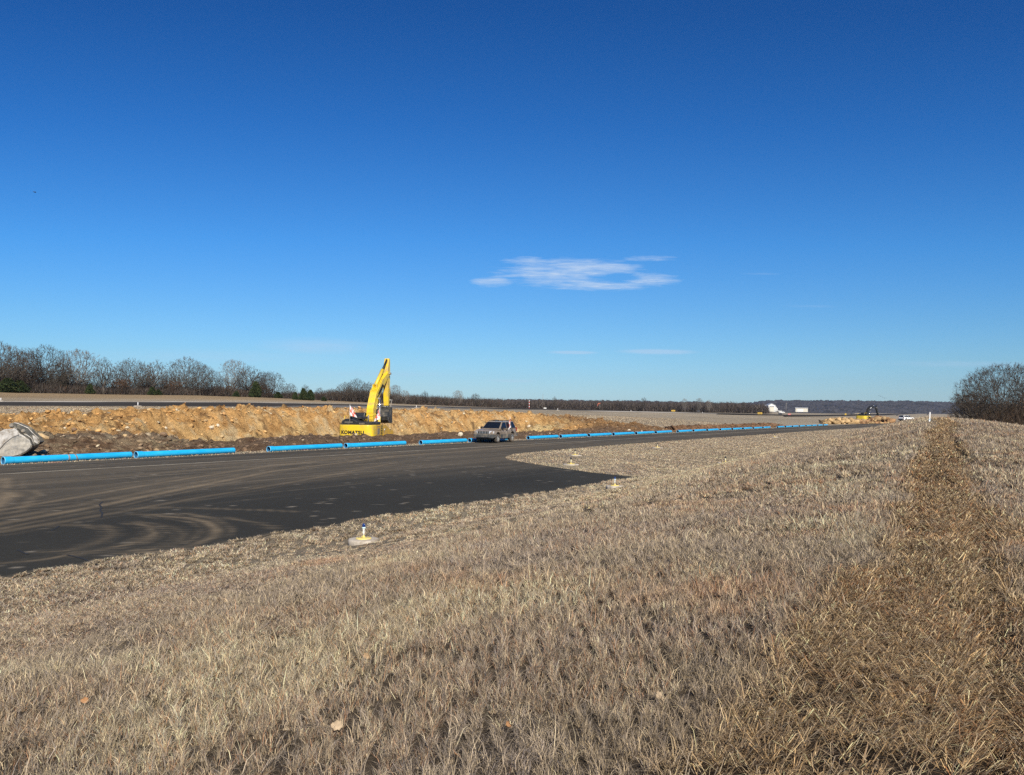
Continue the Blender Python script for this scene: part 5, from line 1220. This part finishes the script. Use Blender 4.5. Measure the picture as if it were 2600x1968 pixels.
# second row, deeper in the wood
for i in range(40):
    u = -60 + i * 19.2 + 8 * math.sin(i * 2.1); d = edge_d(u) + 9 + (i * 13 % 11); hp = np.interp(u, [-60, 100, 200, 260, 360, 470, 560, 600, 680, 720], [96, 80, 62, 36, 58, 60, 26, 50, 46, 20]) * (.76 + .2 * math.sin(i * 1.7))
    plant(PROT, (0, 6, 1, 2, 6, 5)[i % 6], u, 1000, d, hp, 'bare tree deep in the left wood, behind the trees of its edge', 'bare trees deeper in the left wood', rot=i * 2.3, wide=1.15)
for j, (u, hp, dd, lab, w_) in enumerate([(18, 36, -3, 'broad low cedar at the left edge of the wood', 1.9), (50, 32, -2, 'second low cedar from the left edge, spreading', 1.7), (228, 26, -2, 'small dark cedar under the slim pointed bare tree', 1.1), (386, 21, -4, 'little bright green cedar in front of the wood', 1.3), (402, 15, -4, 'smallest cedar, squat, touching the little bright green one', 1.6),
                                   (600, 15, -4, 'low dark cedar bush left of the tall cedar', 1.5), (649, 40, -3, 'tall conical dark cedar near the right end of the left wood', .95), (706, 17, -4, 'low cedar at the very end of the left wood', 1.7), (160, 52, 5, 'dark cedar half hidden behind the pale open-crowned tree', .8)]):
    plant(CED, j % 2, u, 1000, edge_d(u) + dd, hp, lab, 'dark green cedars at the edge of the woods', rot=j * 1.3, wide=w_, base_h=6.0)
# cedars and trees of the second wood, right of the gap
GM = 'bare trees of the middle wood'
def mid_d(u): return float(np.interp(u, [700, 914, 1100, 1300], [235, 262, 330, 470]))
for j, (u, hp, lab, w_) in enumerate([(750, 20, 'small cedar left of the pair between the two woods', 1.0), (770, 30, 'taller cedar of the pair standing in the gap between the two woods', 1.0), (788, 27, 'right hand cedar of the pair in the gap between the two woods', 1.1), (822, 12, 'low cedar at the left foot of the middle wood', 1.5)]):
    plant(CED, j % 2, u, 1007, 212 + j, hp, lab, 'dark green cedars at the edge of the woods', rot=j * 1.7, wide=w_, base_h=6.0)
MID = [(720, 34, 4, 1.0, 'spindly bare tree in the gap left of the small cedars'), (738, 42, 2, 1.1, 'bare tree with an open round top behind the small cedars'), (775, 40, 4, 1.1, 'thin bare tree poking up behind the pair of cedars'), (812, 34, 6, 1.0, 'low bare tree right of the pair of cedars'), (842, 34, 1, 1.0, 'bare tree at the left shoulder of the middle wood'),
       (875, 50, 0, .95, 'wide bare oak left of the tallest oak of the middle wood'), (905, 60, 0, .9, 'tallest fan-shaped bare oak of the middle wood, left of the excavator boom'), (935, 54, 1, .9, 'bare oak directly behind the excavator boom'), (975, 40, 6, 1.0, 'dark bare tree between the boom and the arm of the excavator'), (1004, 52, 3, .75, 'grey bare tree just right of the excavator arm'),
       (1028, 40, 3, .7, 'vase-shaped bare tree, second right of the excavator arm'), (1052, 30, 2, 1.1, 'small bare tree, third right of the excavator arm'), (1079, 40, 4, 1.0, 'thin bare tree with a tufted top above the middle wood'), (1104, 28, 6, 1.2, 'low bare tree above the left of the parked car'), (1130, 28, 2, 1.1, 'small bare tree left of the first isolated round crown'),
       (1163, 44, 3, .75, 'isolated round bare crown behind the parked car'), (1207, 38, 1, .75, 'second isolated round bare crown, right of the first and above the car'), (1240, 22, 6, 1.3, 'last low bare tree of the middle wood above the car roof')]
for j, (u, hp, k, wd, lab) in enumerate(MID): plant(PROT, k, u, 1015, mid_d(u), hp, lab, GM, rot=j * 2.1, wide=wd)
for i in range(34):
    u = 716 + i * 16.3 + 5 * math.sin(i * 2.7); hp = np.interp(u, [716, 760, 850, 900, 940, 1000, 1100, 1260], [24, 26, 34, 44, 42, 34, 27, 21]) * (.9 + .15 * math.sin(i * 1.9))
    plant(PROT, (6, 0, 5, 1, 6)[i % 5], u, 1015, mid_d(u) + 12 + (i * 7 % 9), hp, 'bare tree deep in the middle wood', 'bare trees deeper in the middle wood', rot=i * 1.1, wide=1.3)
# the big solitary thicket oak on the right
M_TWB = bark('oak_twigs_brown', (.058, .046, .036), (.10, .082, .062))
def thicket(seed, name, u, d, H, R_, lab, n, base=.02, leaves=None):
    (VT, FT, cT), (VC, FC, cC) = grow_tree(seed, H=H, R_=R_, base=base, n=n, bf=.55, twig=5, twig_len=.85, twig_w=.018, stems=6, trunk_r=.26, minr=.013)
    P = at_depth(u, 1075, d); e = empty(name, (P[0], P[1], float(natural(P[0], P[1])) - .1)); mesh_np('trunk', VT, FT, cT, M_BARK, e, smooth=True); mesh_np('crown', VC, FC, cC, M_TWB, e)
    rng = np.random.default_rng(seed)
    if leaves:
        n_, col = leaves; b_ = VC[rng.integers(0, len(VC), n_ * 4)]; b_ = b_[(b_[:, 2] < .52 * H)][:n_]; n_ = len(b_); c = b_ + rng.normal(0, .2, (n_, 3)); sz = .05 + .06 * rng.random(n_)
        a = rng.normal(0, 1, (n_, 3)); a /= np.linalg.norm(a, axis=1)[:, None]; b = np.cross(a, rng.normal(0, 1, (n_, 3))); b /= np.linalg.norm(b, axis=1)[:, None]
        V = np.stack([c - a * sz[:, None], c + b * sz[:, None] * .7, c + a * sz[:, None], c - b * sz[:, None] * .7], 1).reshape(-1, 3)
        mesh_np('dead_leaves', V, np.arange(4 * n_), np.full(n_, 4), M_FOL, e, cols={'col': np.repeat(np.array(col) * (.6 + .8 * rng.random(n_))[:, None], 4, 0)})
    tag(e, lab, 'tree', 'bare trees of the clump on the right'); return e
thicket(41, 'bare_tree', 2566, 137, 11.3, 9.2, 'great round bare oak with branches down to the ground at the right edge', 5200, leaves=(5200, (.12, .072, .040)))
thicket(42, 'bare_tree', 2475, 135, 6.0, 4.2, 'low dark bare bush at the left foot of the great round oak', 900)
thicket(43, 'bare_tree', 2650, 138, 8.5, 5.5, 'bare tree behind the great round oak, cut off by the right edge', 900, leaves=(2000, (.12, .072, .040)))
# ------------------------------------------------------------------ undergrowth: thin stems and brush under the trees
def brush(n, upos, dfun, hfun, name, lab, cols, seed, wfac=1.0, lean=1.1):
    rng = np.random.default_rng(seed); u = upos(rng, n); d = dfun(u, rng); h = hfun(u, rng) * d / FPX
    P = EYE[None] + (FW[None] + RT[None] * ((u - CX) / FPX)[:, None] + UP[None] * 0) * d[:, None]; x, y = P[:, 0], P[:, 1]; z = natural(x, y) - .1
    f0 = rng.random(n) ** 1.5 * .6; ln = (.25 + .5 * rng.random(n)) * h
    a = rng.random(n) * 6.283; le = rng.random(n) * lean + .05; D = np.stack([np.cos(a) * le, np.sin(a) * le, np.ones(n)], -1); D /= np.linalg.norm(D, axis=1)[:, None]
    b0 = np.stack([x, y, z + f0 * h], -1); top = b0 + D * ln[:, None]; w_ = (.020 + .028 * rng.random(n)) * d / 170 * wfac; fa = rng.random(n) * 3.14; W = np.stack([np.cos(fa) * w_, np.sin(fa) * w_, 0 * w_], -1)
    V = np.stack([b0 - W, b0 + W, top], 1).reshape(-1, 3); pal = np.array(cols); c = pal[rng.integers(0, len(pal), n)] * (.6 + .8 * rng.random(n))[:, None]
    o = mesh_np(name, V, np.arange(3 * n), np.full(n, 3), M_FOL, cols={'col': np.repeat(c, 3, 0)}); return tag(o, lab, name.replace('_', ' '), kind='stuff')
BR = [(.058, .047, .038), (.075, .062, .050), (.042, .034, .027), (.085, .052, .034), (.10, .085, .07)]
brush(60000, lambda r, n: r.uniform(-90, 712, n), lambda u, r: np.vectorize(edge_d)(u) + r.uniform(-1, 22, len(u)), lambda u, r: np.interp(u, [-90, 200, 260, 560, 600, 712], [40, 30, 22, 24, 26, 14]), 'undergrowth', 'brown brush and thin stems under the trees of the left wood', BR, 61)
brush(44000, lambda r, n: r.uniform(712, 1275, n), lambda u, r: np.interp(u, [700, 914, 1100, 1300], [235, 262, 330, 470]) + r.uniform(-2, 26, len(u)), lambda u, r: np.interp(u, [712, 800, 900, 1000, 1275], [18, 24, 34, 30, 24]), 'undergrowth', 'brown brush and thin stems under the trees of the middle wood', BR, 62, 1.15)
brush(12000, lambda r, n: r.normal(2560, 65, n), lambda u, r: 136 + r.normal(0, 4.0, len(u)), lambda u, r: np.clip(70 - np.abs(u - 2580) * .3, 10, 80), 'undergrowth', 'dark tangled brush at the foot of the great oak on the right', [(.05, .038, .027), (.07, .052, .035), (.10, .06, .034)], 63, .8, 2.2)
# ------------------------------------------------------------------ the far wood, one mass, made of many small trees
def merge_wood(name, lab, spec, seed):
    rng = np.random.default_rng(seed); Vs, Fs, Cs, Ks = [], [], [], []; off = 0
    lib = [grow_tree(80 + q, H=10, R_=5.0, base=.05, n=95, twig=4, twig_len=1.5, twig_w=.10, trunk_r=.30, minr=.09)[1] for q in range(5)]
    for (u, d, hp, tone, wd) in spec(rng):
        V, F, c = lib[rng.integers(0, 5)]; h = hp * d / FPX; P = at_depth(u, 1030, d); a = rng.random() * 6.28; s_ = h / 10
        x = (V[:, 0] * math.cos(a) - V[:, 1] * math.sin(a)) * s_ * wd; y = (V[:, 0] * math.sin(a) + V[:, 1] * math.cos(a)) * s_ * wd
        z0 = float(natural(P[0], P[1])) - .4
        Vs.append(np.stack([x + P[0], y + P[1], V[:, 2] * s_ + z0], -1)); Fs.append(np.array(F) + off); Cs.append(np.array(c)); off += len(V)
        Ks.append(np.zeros((len(V), 3)) + np.array(tone) * (.75 + .5 * rng.random()))
    o = mesh_np(name, np.concatenate(Vs), np.concatenate(Fs), np.concatenate(Cs), M_FOL, cols={'col': np.concatenate(Ks)}); return tag(o, lab, 'wood', kind='stuff')
TN = [(.080, .066, .057), (.10, .082, .070), (.066, .054, .047), (.095, .070, .055)]
def far_spec(rng):
    out = []
    for row in range(5):
        for u in np.arange(1225, 1950, 8.5):
            uu = u + rng.uniform(-4, 4) + row * 1.7; d = np.interp(uu, [1200, 1300, 1700, 1960], [430, 500, 560, 600]) + row * 14
            top = np.interp(uu, [1200, 1330, 1400, 1480, 1560, 1650, 1740, 1800, 1850, 1900, 1934, 1952], [1012, 1012, 1013, 1015, 1014, 1019, 1021, 1019, 1017, 1021, 1027, 1040]); bot = np.interp(uu, [1200, 1300, 1700, 1960], [1037, 1040, 1047, 1050])
            out.append((uu, d, (bot - top + 1.5) * rng.uniform(.74, 1.06) * (.9 if row == 0 else 1), TN[rng.integers(0, 4)], rng.uniform(.9, 1.4)))
    return out
merge_wood('far_wood', 'long brown winter wood across the middle distance behind the runway', far_spec, 71)
brush(70000, lambda r, n: r.uniform(1225, 1950, n), lambda u, r: np.interp(u, [1200, 1300, 1700, 1960], [430, 500, 560, 600]) + r.uniform(-4, 60, len(u)), lambda u, r: np.interp(u, [1200, 1940, 1960], [24, 24, 12]), 'brush_belt', 'brown brush filling the far wood', [(.078, .063, .053), (.10, .08, .065), (.06, .048, .04)], 64, 1.35)
for j, (u, hp, lab, k, wd) in enumerate([(1378 + 30, 34, 'spiky bare tree rising above the far wood near the thin mast', 4, .8), (1634, 36, 'tall bare tree rising above the far wood right of the windsock', 4, .9), (1738, 34, 'pale bare tree left of the pale pair in the far wood', 3, .55), (1775, 36, 'whitish bare tree with a wide fork in the far wood', 3, .6), (1800, 32, 'whitish bare tree beside the wide-forked one in the far wood', 3, .5), (1888, 30, 'bare tree poking above the right end of the far wood', 4, .8)]):
    plant(PROT, k, u, 1035, float(np.interp(u, [1300, 1700, 1960], [490, 548, 590])), hp, lab, 'single trees standing out of the far wood', rot=j, wide=wd)
# ------------------------------------------------------------------ wooded hills on the horizon
def hills(name, u0, u1, d0, d1, crest, seed, col):
    nu, nd = 620, 46; U = np.linspace(u0, u1, nu); D = np.linspace(d0, d1, nd); UU, DD = np.meshgrid(U, D)
    X = (UU - CX) / FPX * DD + 0; Y = DD * 1.0
    cz = np.interp(U, [a for a, b in crest], [b for a, b in crest]); hor = 1028.6 + .0105 * (U - 1300); Zc = 2.8 + (hor - cz) / FPX * d1
    base = natural(X, Y) - 3; f_ = np.linspace(0, 1, nd)[:, None]; Z = base * (1 - f_ ** .8) + Zc[None] * f_ ** .8
    bump = 5.5 * np.abs(fbm(X / 26, Y / 60, seed, 4)) + 6 * (vn(X / 9, Y / 22, seed + 9) - .4) + 3.5 * (vn(X / 4, Y / 12, seed + 10) - .5)
    Z = Z + bump * np.clip(f_ * 12, 0, 1)
    c = lerp3(np.zeros(X.shape + (3,)) + np.array(col), np.array(col) * .5, sm(.05, .2, fbm(X / 30, Y / 90, seed + 4, 4)) * .8)
    c = lerp3(c, np.array(col) * 1.5, sm(.1, .3, fbm(X / 14, Y / 40, seed + 6, 3)) * .6)
    V = np.stack([X, Y, Z], -1).reshape(-1, 3); f = grid_faces(nd, nu)
    return tag(mesh_np(name, V, f.ravel(), np.full(len(f), 4), M_HILL, cols={'col': c.reshape(-1, 3)}, smooth=False), kind='structure')
M_HILL = attr_mat('winter_forest_hill', 'col', .95, [(.05, .7, 1.3), (.2, .7, 1.3)], .05)
hills('hills', 1850, 2760, 1900, 2600, [(1850, 1030), (1915, 1023), (1935, 1018.5), (1990, 1017.2), (2060, 1017.5), (2150, 1018.5), (2240, 1019), (2330, 1019.5), (2420, 1022), (2520, 1027), (2760, 1030)], 400, (.062, .058, .060))
hills('hills', 250, 1900, 1500, 2100, [(250, 1003), (700, 1007), (760, 1004), (1100, 1015), (1300, 1016.5), (1600, 1019), (1900, 1026)], 420, (.070, .062, .060))
# ------------------------------------------------------------------ airfield buildings and marks far away
M_SHW = mat('white_sheet_metal', (.78, .77, .72), .5, var=.04, scale=.3); M_SHG = mat('grey_sheet_roof', (.34, .35, .37), .5, var=.06, scale=.2); M_CRM = mat('cream_sheet_metal', (.66, .62, .50), .55, var=.05, scale=.3); M_DSH = mat('dark_opening', (.05, .05, .055), .6)
def site(u, v, d): P = at_depth(u, v, d); return Vector(P)
PX = lambda d: d / FPX
d = 900.; q = PX(d); B = site(1960, 1045.5, d); e = empty('hangar', B, -math.atan2(B.x, B.y) * 1 + .10); tag(e, 'white gabled hangar with a long low wing, right of the far wood', 'hangar')
wG, hE, hR, dp = 17.5 * q, 17 * q, 21 * q, 30.
m = MB(); m.prism([(-wG / 2, 0), (wG / 2, 0), (wG / 2, hE), (0, hR), (-wG / 2, hE)], 0, dp, 'y'); m.build('wall', M_SHW, e)
for sx in (-1, 1): m = MB(); m.slab([(sx * wG * .53, -.6, hE - .25), (0, -.6, hR + .15), (0, dp + .6, hR + .15), (sx * wG * .53, dp + .6, hE - .25)], (0, 0, 1), .25); m.build('roof', M_SHG, e)
m = MB(); m.box((0, -.12, hE * .36), (wG * .62, .2, hE * .72)); dr = m.build('door', M_CRM, e)
m = MB(); m.box((0, -.26, hE * .78), (wG * .66, .12, .45)); m.build('door_header', M_DSH, e)
m = MB(); m.box((wG * .5 + .9, 8, hE * .36), (.9, 12, hE * .72)); m.box((wG * .5 + 2.2, 6, hE * .27), (.7, 8, hE * .54)); m.build('side_annex', M_SHW, e)
m = MB(); m.box((-wG * .5 - 5.8, 10, hE * .36), (11.5, 16, hE * .72)); m.build('side_wing', M_SHW, e)
m = MB(); m.slab([(-wG * .5 - 12, 1.5, hE * .74), (-wG * .5, 1.5, hE * .74), (-wG * .5, 10, hE * 1.02), (-wG * .5 - 12, 10, hE * .98)], (0, 0, 1), .3); m.build('wing_roof', M_SHG, e)
d = 760.; q = PX(d); B = site(2035.5, 1046.2, d); e = empty('storage_shed', B, -math.atan2(B.x, B.y) + .05); tag(e, 'cream rectangular storage shed alone right of the white hangar', 'shed'); w2, h2 = 29 * q, 9.6 * q
m = MB(); m.box((0, 5, h2 / 2), (w2, 10, h2)); m.build('wall', M_CRM, e)
m = MB(); m.prism([(-.4, h2), (10.4, h2), (10.4, h2 + .15), (5, h2 + .5), (-.4, h2 + .15)], -w2 / 2 - .3, w2 / 2 + .3, 'x'); m.build('roof', M_SHW, e)
m = MB(); m.box((-w2 * .12, -.06, h2 * .40), (w2 * .5, .12, h2 * .74)); m.build('door', M_SHW, e)
# light aircraft parked before the hangar
d = 780.; q = PX(d); B = site(1975, 1047.5, d); e = empty('parked_aircraft', B, -1.0); tag(e, 'tiny white light aircraft parked at the foot of the white hangar', 'aircraft')
m = MB(); m.tube([(-3.4, 0, 1.3), (-2, 0, 1.35), (0, 0, 1.3), (1.6, 0, 1.2), (2.6, 0, 1.15)], [.12, .32, .62, .55, .2], 12); m.build('fuselage', M_SHW, e)
m = MB(); m.box((.4, 0, 2.0), (1.5, 10.4, .16), bev=.05); m.build('wing', M_SHW, e)
m = MB(); m.box((-3.3, 0, 1.45), (.8, 3.2, .08), bev=.02); m.prism([(-3.8, 1.3), (-3.0, 1.4), (-3.35, 2.5), (-3.8, 2.5)], -.05, .05, 'y'); m.build('tail', M_SHW, e)
m = MB()
for p in ((.2, 1.1), (.2, -1.1), (2.0, 0)): m.tube([(p[0], p[1] - .1, .25), (p[0], p[1] + .1, .25)], .25, 12)
m.build('landing_gear', M_DSH, e)
def van(u, v, d, lab, L_=5.2):
    H = hit(u, v, 0, 300, 1200); B = Vector((H[0], H[1], float(natural(H[0], H[1])) + .3)); e = empty('parked_van', B, -math.atan2(B.x, B.y)); tag(e, lab, 'van'); m = MB(); m.prism([(-L_ / 2, .4), (L_ / 2, .4), (L_ / 2, 1.1), (L_ * .36, 1.3), (L_ * .22, 2.0), (-L_ / 2, 2.1)], -.95, .95, 'y', .08); m.build('body', M_SHW, e)
    for X in (-L_ * .3, L_ * .3): m = MB(); m.tube([(X, -1.0, .38), (X, 1.0, .38)], .38, 12); m.build('wheel', M_DSH, e)
    m = MB(); m.box((L_ * .12, -.955, 1.6), (L_ * .3, .03, .45)); m.build('window', M_GLASS, e)
van(1986, 1050.2, 700, 'white van on the apron between the hangar and the dark sign')
# poles and masts
def post(name, cat, u, vb, vt, d, r, mt, lab):
    B = site(u, vb, d); e = empty(name, B); tag(e, lab, cat); h = (vb - vt) * PX(d); return e, h
e, h = post('light_pole', 'pole', 1996, 1045, 1024, 760, .1, None, 'grey light pole between the hangar and the cream shed'); m = MB(); m.tube([(0, 0, 0), (0, 0, h)], [.28, .16], 8); m.build('shaft', M_STEEL, e); m = MB(); m.box((0, -.4, h), (1.2, .6, .35), bev=.05); m.build('lamp_head', M_STEEL, e)
e, h = post('marker_pole', 'pole', 1343.6, 1038, 1016.5, 330, .1, None, 'red and white banded pole in front of the far wood')
for k in range(6): m = MB(); m.tube([(0, 0, h * k / 6), (0, 0, h * (k + 1) / 6)], .13, 10); m.build('band', M_FW if k % 2 else mat('band_red', (.62, .06, .04), .6), e)
e, h = post('radio_mast', 'mast', 1378, 1038, 1000, 420, .05, None, 'thin guyed radio mast right of the red and white pole'); m = MB(); m.tube([(0, 0, 0), (0, 0, h)], [.11, .06], 6); m.build('shaft', M_STEEL, e)
for k in range(3): a = k * 2.094 + .5; m = MB(); m.tube([(0, 0, h * .45), (math.cos(a) * 3.4, math.sin(a) * 3.4, 0)], .035, 4); m.build('guy_wire', M_STEEL, e)
m = MB(); m.box((1.2, -1, .3), (1.5, .8, .6), bev=.05); m.build('equipment_box', M_SHW, e)
e, h = post('windsock', 'windsock', 1523, 1041, 1025, 330, .06, None, 'drooping orange windsock on a pole in front of the far wood'); m = MB(); m.tube([(0, 0, 0), (0, 0, h)], .06, 8); m.build('pole', M_STEEL, e)
M_SOCK = mat('windsock_orange', (.48, .13, .07), .8)
m = MB(); m.tube([(-.05, 0, h), (-.4, 0, h + .12), (-.7, 0, h - .05), (-.9, 0, h - .5), (-1.0, 0, h - 1.1)], [.20, .20, .18, .15, .10], 12, cap=False); m.build('sock', M_SOCK, e)
m = MB(); m.tube([(.20, 0, h - .1), (.22, 0, h + .25), (.1, 0, h + .4)], .06, 6); m.build('frame_ring', M_SOCK, e)
# runway signs
def sign(u, v, d, w_, h_, mt, lab, panel=None):
    H = hit(u, v, 0, 200, 900); d2 = float(np.dot(H - EYE, FW)); w_ *= d2 / d; h_ *= d2 / d; B = Vector((H[0], H[1], float(natural(H[0], H[1])) + .25)); e = empty('runway_sign', B, -math.atan2(B.x, B.y)); tag(e, lab, 'sign', 'signs beside the runways'); m = MB(); m.box((0, 0, .25 + h_ / 2), (w_, .22, h_), bev=.02); m.build('cabinet', mt, e)
    for sx in (-.35, .35): m = MB(); m.box((sx * w_, 0, .12), (.08, .08, .28)); m.build('leg', M_DSH, e)
    if panel:
        for k in range(3): m = MB(); m.box(((k - 1) * w_ * .24, -.12, .25 + h_ / 2), (w_ * .12, .02, h_ * .5)); m.build('panel_mark', panel, e)
M_SY = mat('sign_yellow', (.66, .42, .05), .6); M_SR = mat('sign_red', (.62, .10, .07), .5)
sign(1709.5, 1048.5, 290, 9 * PX(290), .55, M_SY, 'yellow sign in front of the far wood right of the windsock', M_DSH)
sign(1929.5, 1054.6, 330, 11 * PX(330), .75, M_SY, 'larger yellow sign below the right end of the far wood', M_DSH)
sign(1981, 1054.6, 330, 9.5 * PX(330), .6, M_DSH, 'black backed sign between the larger yellow sign and the red one')
sign(2004.5, 1055.8, 330, 7 * PX(330), .55, M_SR, 'red and white sign right of the black backed sign', M_FW)
sign(1773, 1048.2, 330, 8 * PX(330), .55, M_DSH, 'black backed sign below the whitish forked tree')
sign(2162, 1054.4, 380, 5 * PX(380), .9, M_DSH, 'small black backed sign above the rock heap')
sign(2147, 1055.6, 380, 4 * PX(380), .8, M_SY, 'small orange sign left of the black one above the rock heap')
sign(2278, 1057.2, 380, 5 * PX(380), .9, M_DSH, 'small black backed sign just right of the far excavator arm')
sign(2355, 1052.6, 420, 3.5 * PX(420), .8, M_DSH, 'smallest black backed sign, left of the survey stake top')
def rlight(u, v, d, lab):
    P = at_depth(u, v, d); e = empty('runway_light', (P[0], P[1], float(natural(P[0], P[1])) + .0)); tag(e, lab, 'light', 'white pads and lights along the runway')
    m = MB(); m.lathe([(0, 0), (.52, 0), (.52, .10), (.45, .13), (0, .13)], 20); m.build('pad', M_CONC, e); m = MB(); m.tube([(0, 0, .12), (0, 0, .58)], .055, 10); m.build('lamp', M_FW, e)
for (u, v, lab) in [(350, 1034.5, 'white runway light above the left part of the orange bank'), (1057, 1037, 'white runway light right of the excavator arm'), (1416, 1043.5, 'white runway light above the right end of the orange bank'), (2, 1018.0, 'tiny white light at the left edge beyond the runway'), (1602, 1045.2, 'small pale light below the far wood, right of the windsock'), (1784, 1051.0, 'small pale light right of the black backed sign by the whitish tree')]:
    dd_ = ray(u, v); T_ = 101.5 if v > 1030 else 137.5; rlight(u, v, T_ / (-dd_[0] * CT + dd_[1] * STH), lab)
# two birds
M_BIRD = mat('dark_feathers', (.03, .028, .026), .8)
for (u, v, d, lab) in ((2235, 1006, 160, 'upper one of two small dark birds in the sky above the far excavator'), (2246, 1011, 165, 'lower one of two small dark birds in the sky above the far excavator'), (88, 488, 110, 'lone tiny dark bird high in the sky at the left')):
    m = MB(); m.tube([(-.20, 0, 0), (-.08, 0, .01), (.08, 0, .01), (.17, 0, .0), (.21, 0, -.01)], [.02, .05, .055, .03, .01], 8)
    for sy in (1, -1): m.slab([(.10, sy * .04, .02), (.06, sy * .25, .08), (-.03, sy * .48, .03), (-.06, sy * .22, .06), (-.06, sy * .04, .02)], (0, 0, 1), .012)
    o = m.build('bird', M_BIRD); o.location = at_depth(u, v, d); o.rotation_euler = (.2, 0, 1.0); tag(o, lab, 'bird', 'dark birds in the sky')
for pr in (proto,): pass

# ------------------------------------------------------------------ boulders one can pick out on the bank
def rock_shape(seed):
    rng = np.random.default_rng(seed); V2, F2 = ico(2); k = np.ones(len(V2))
    for _ in range(9):
        nrm = rng.normal(0, 1, 3); nrm /= np.linalg.norm(nrm); h = .55 + .35 * rng.random(); dd = V2 @ nrm * k; k = np.where(dd > h, k * h / np.maximum(dd, 1e-3), k)
    return V2 * k[:, None] * np.array([1, .8, .62]), F2
M_RT = mat('tan_sandstone', (.52, .36, .18), .9, var=.2, scale=4, dirt=(.30, .18, .09), dirt_amt=.3, bump=.5); M_RP = mat('pale_limestone', (.60, .52, .38), .9, var=.15, scale=4, dirt=(.36, .26, .15), dirt_amt=.3, bump=.5); M_RB = mat('brown_clod', (.22, .14, .08), .95, var=.3, scale=5, bump=.6)
RS = []
for q in range(5):
    for mt in (M_RT, M_RP, M_RB):
        V2, F2 = rock_shape(900 + q); me = bpy.data.meshes.new('rock'); me.from_pydata(V2.tolist(), [], F2.tolist()); me.materials.append(mt); RS.append(me)
def rock(u, v, wpx, mi, lab, seed, group='boulders and blocks on the excavated bank'):
    P = hit(u, v, 0, 8); d_ = float(np.dot(P - EYE, FW)); o = bpy.data.objects.new('rock', RS[(seed % 5) * 3 + mi]); COL.objects.link(o)
    r_ = wpx * d_ / FPX / 2; o.location = (P[0], P[1], P[2] + r_ * .25); o.scale = (r_, r_, r_ * (.8 + .4 * ((seed * 37) % 10) / 10)); o.rotation_euler = (.4 * math.sin(seed), .5 * math.cos(seed * 2.1), seed * 1.3)
    tag(o, lab, 'rock', group)
for k_, (u, v, w_, mi, lab) in enumerate([(111, 1112, 30, 0, 'long flat tan slab just right of the loose steel bucket'), (188, 1092, 16, 2, 'dark squarish block standing in the bank right of the tan slab'), (165, 1088, 9, 1, 'small pale block left of the dark squarish one'), (73, 1076, 9, 1, 'small pale yellow stone above the loose steel bucket'),
    (420, 1089, 13, 1, 'pale cream boulder on the bank above the second blue pipe'), (436, 1097, 15, 0, 'pinkish tan boulder right below the pale cream one'), (415, 1107, 24, 2, 'dark brown clod mound below the pale cream boulder'), (318, 1108, 14, 0, 'orange tan stone left of the dark clod mound'),
    (536, 1088, 18, 1, 'largest cream block low on the bank left of the excavator'), (552, 1082, 14, 1, 'cream block just up-slope of the lowest cream block'), (520, 1070, 16, 0, 'wide salmon tan boulder midway up the bank left of the excavator'), (1168, 1106, 20, 1, 'pale boulder lying behind the blue pipe left of the tan car'), (1342, 1084, 12, 1, 'pale stone on the slope just right of the tan car'), (1597, 1094, 13, 1, 'pale cream stone behind the blue pipes beyond the bank'), (1629, 1096, 6, 1, 'small pale stone right of the pale cream one behind the pipes')]):
    rock(u, v, w_, mi, lab, k_)
rg = np.random.default_rng(77)
for k_ in range(60):
    u = rg.uniform(10, 1330); f_ = rg.random(); v = np.interp(u, [0, 400, 1100, 1330], [1058, 1050, 1052, 1060]) + f_ * np.interp(u, [0, 600, 1330], [86, 52, 30])
    if 850 < u < 1000: continue
    rock(u, v, 2.6 + 7 * rg.random() ** 2.4, (0, 0, 2, 1)[int(rg.integers(0, 4))], 'broken stone among many strewn over the orange dug bank', k_ + 20, 'broken stones strewn over the orange dug bank')
# ------------------------------------------------------------------ the thin winter haze over the far fields
hz = MB(); hz.box((0, 0, 39), (6900, 6900, 190)); hm = bpy.data.materials.new('haze'); hm.use_nodes = True; hn = hm.node_tree; hn.nodes.clear()
ho = hn.nodes.new('ShaderNodeOutputMaterial'); hv = hn.nodes.new('ShaderNodeVolumePrincipled'); hv.inputs['Color'].default_value = (.72, .82, .95, 1); hv.inputs['Density'].default_value = .00007; hv.inputs['Anisotropy'].default_value = .3
hn.links.new(hv.outputs[0], ho.inputs['Volume']); tag(hz.build('haze', hm), kind='stuff')
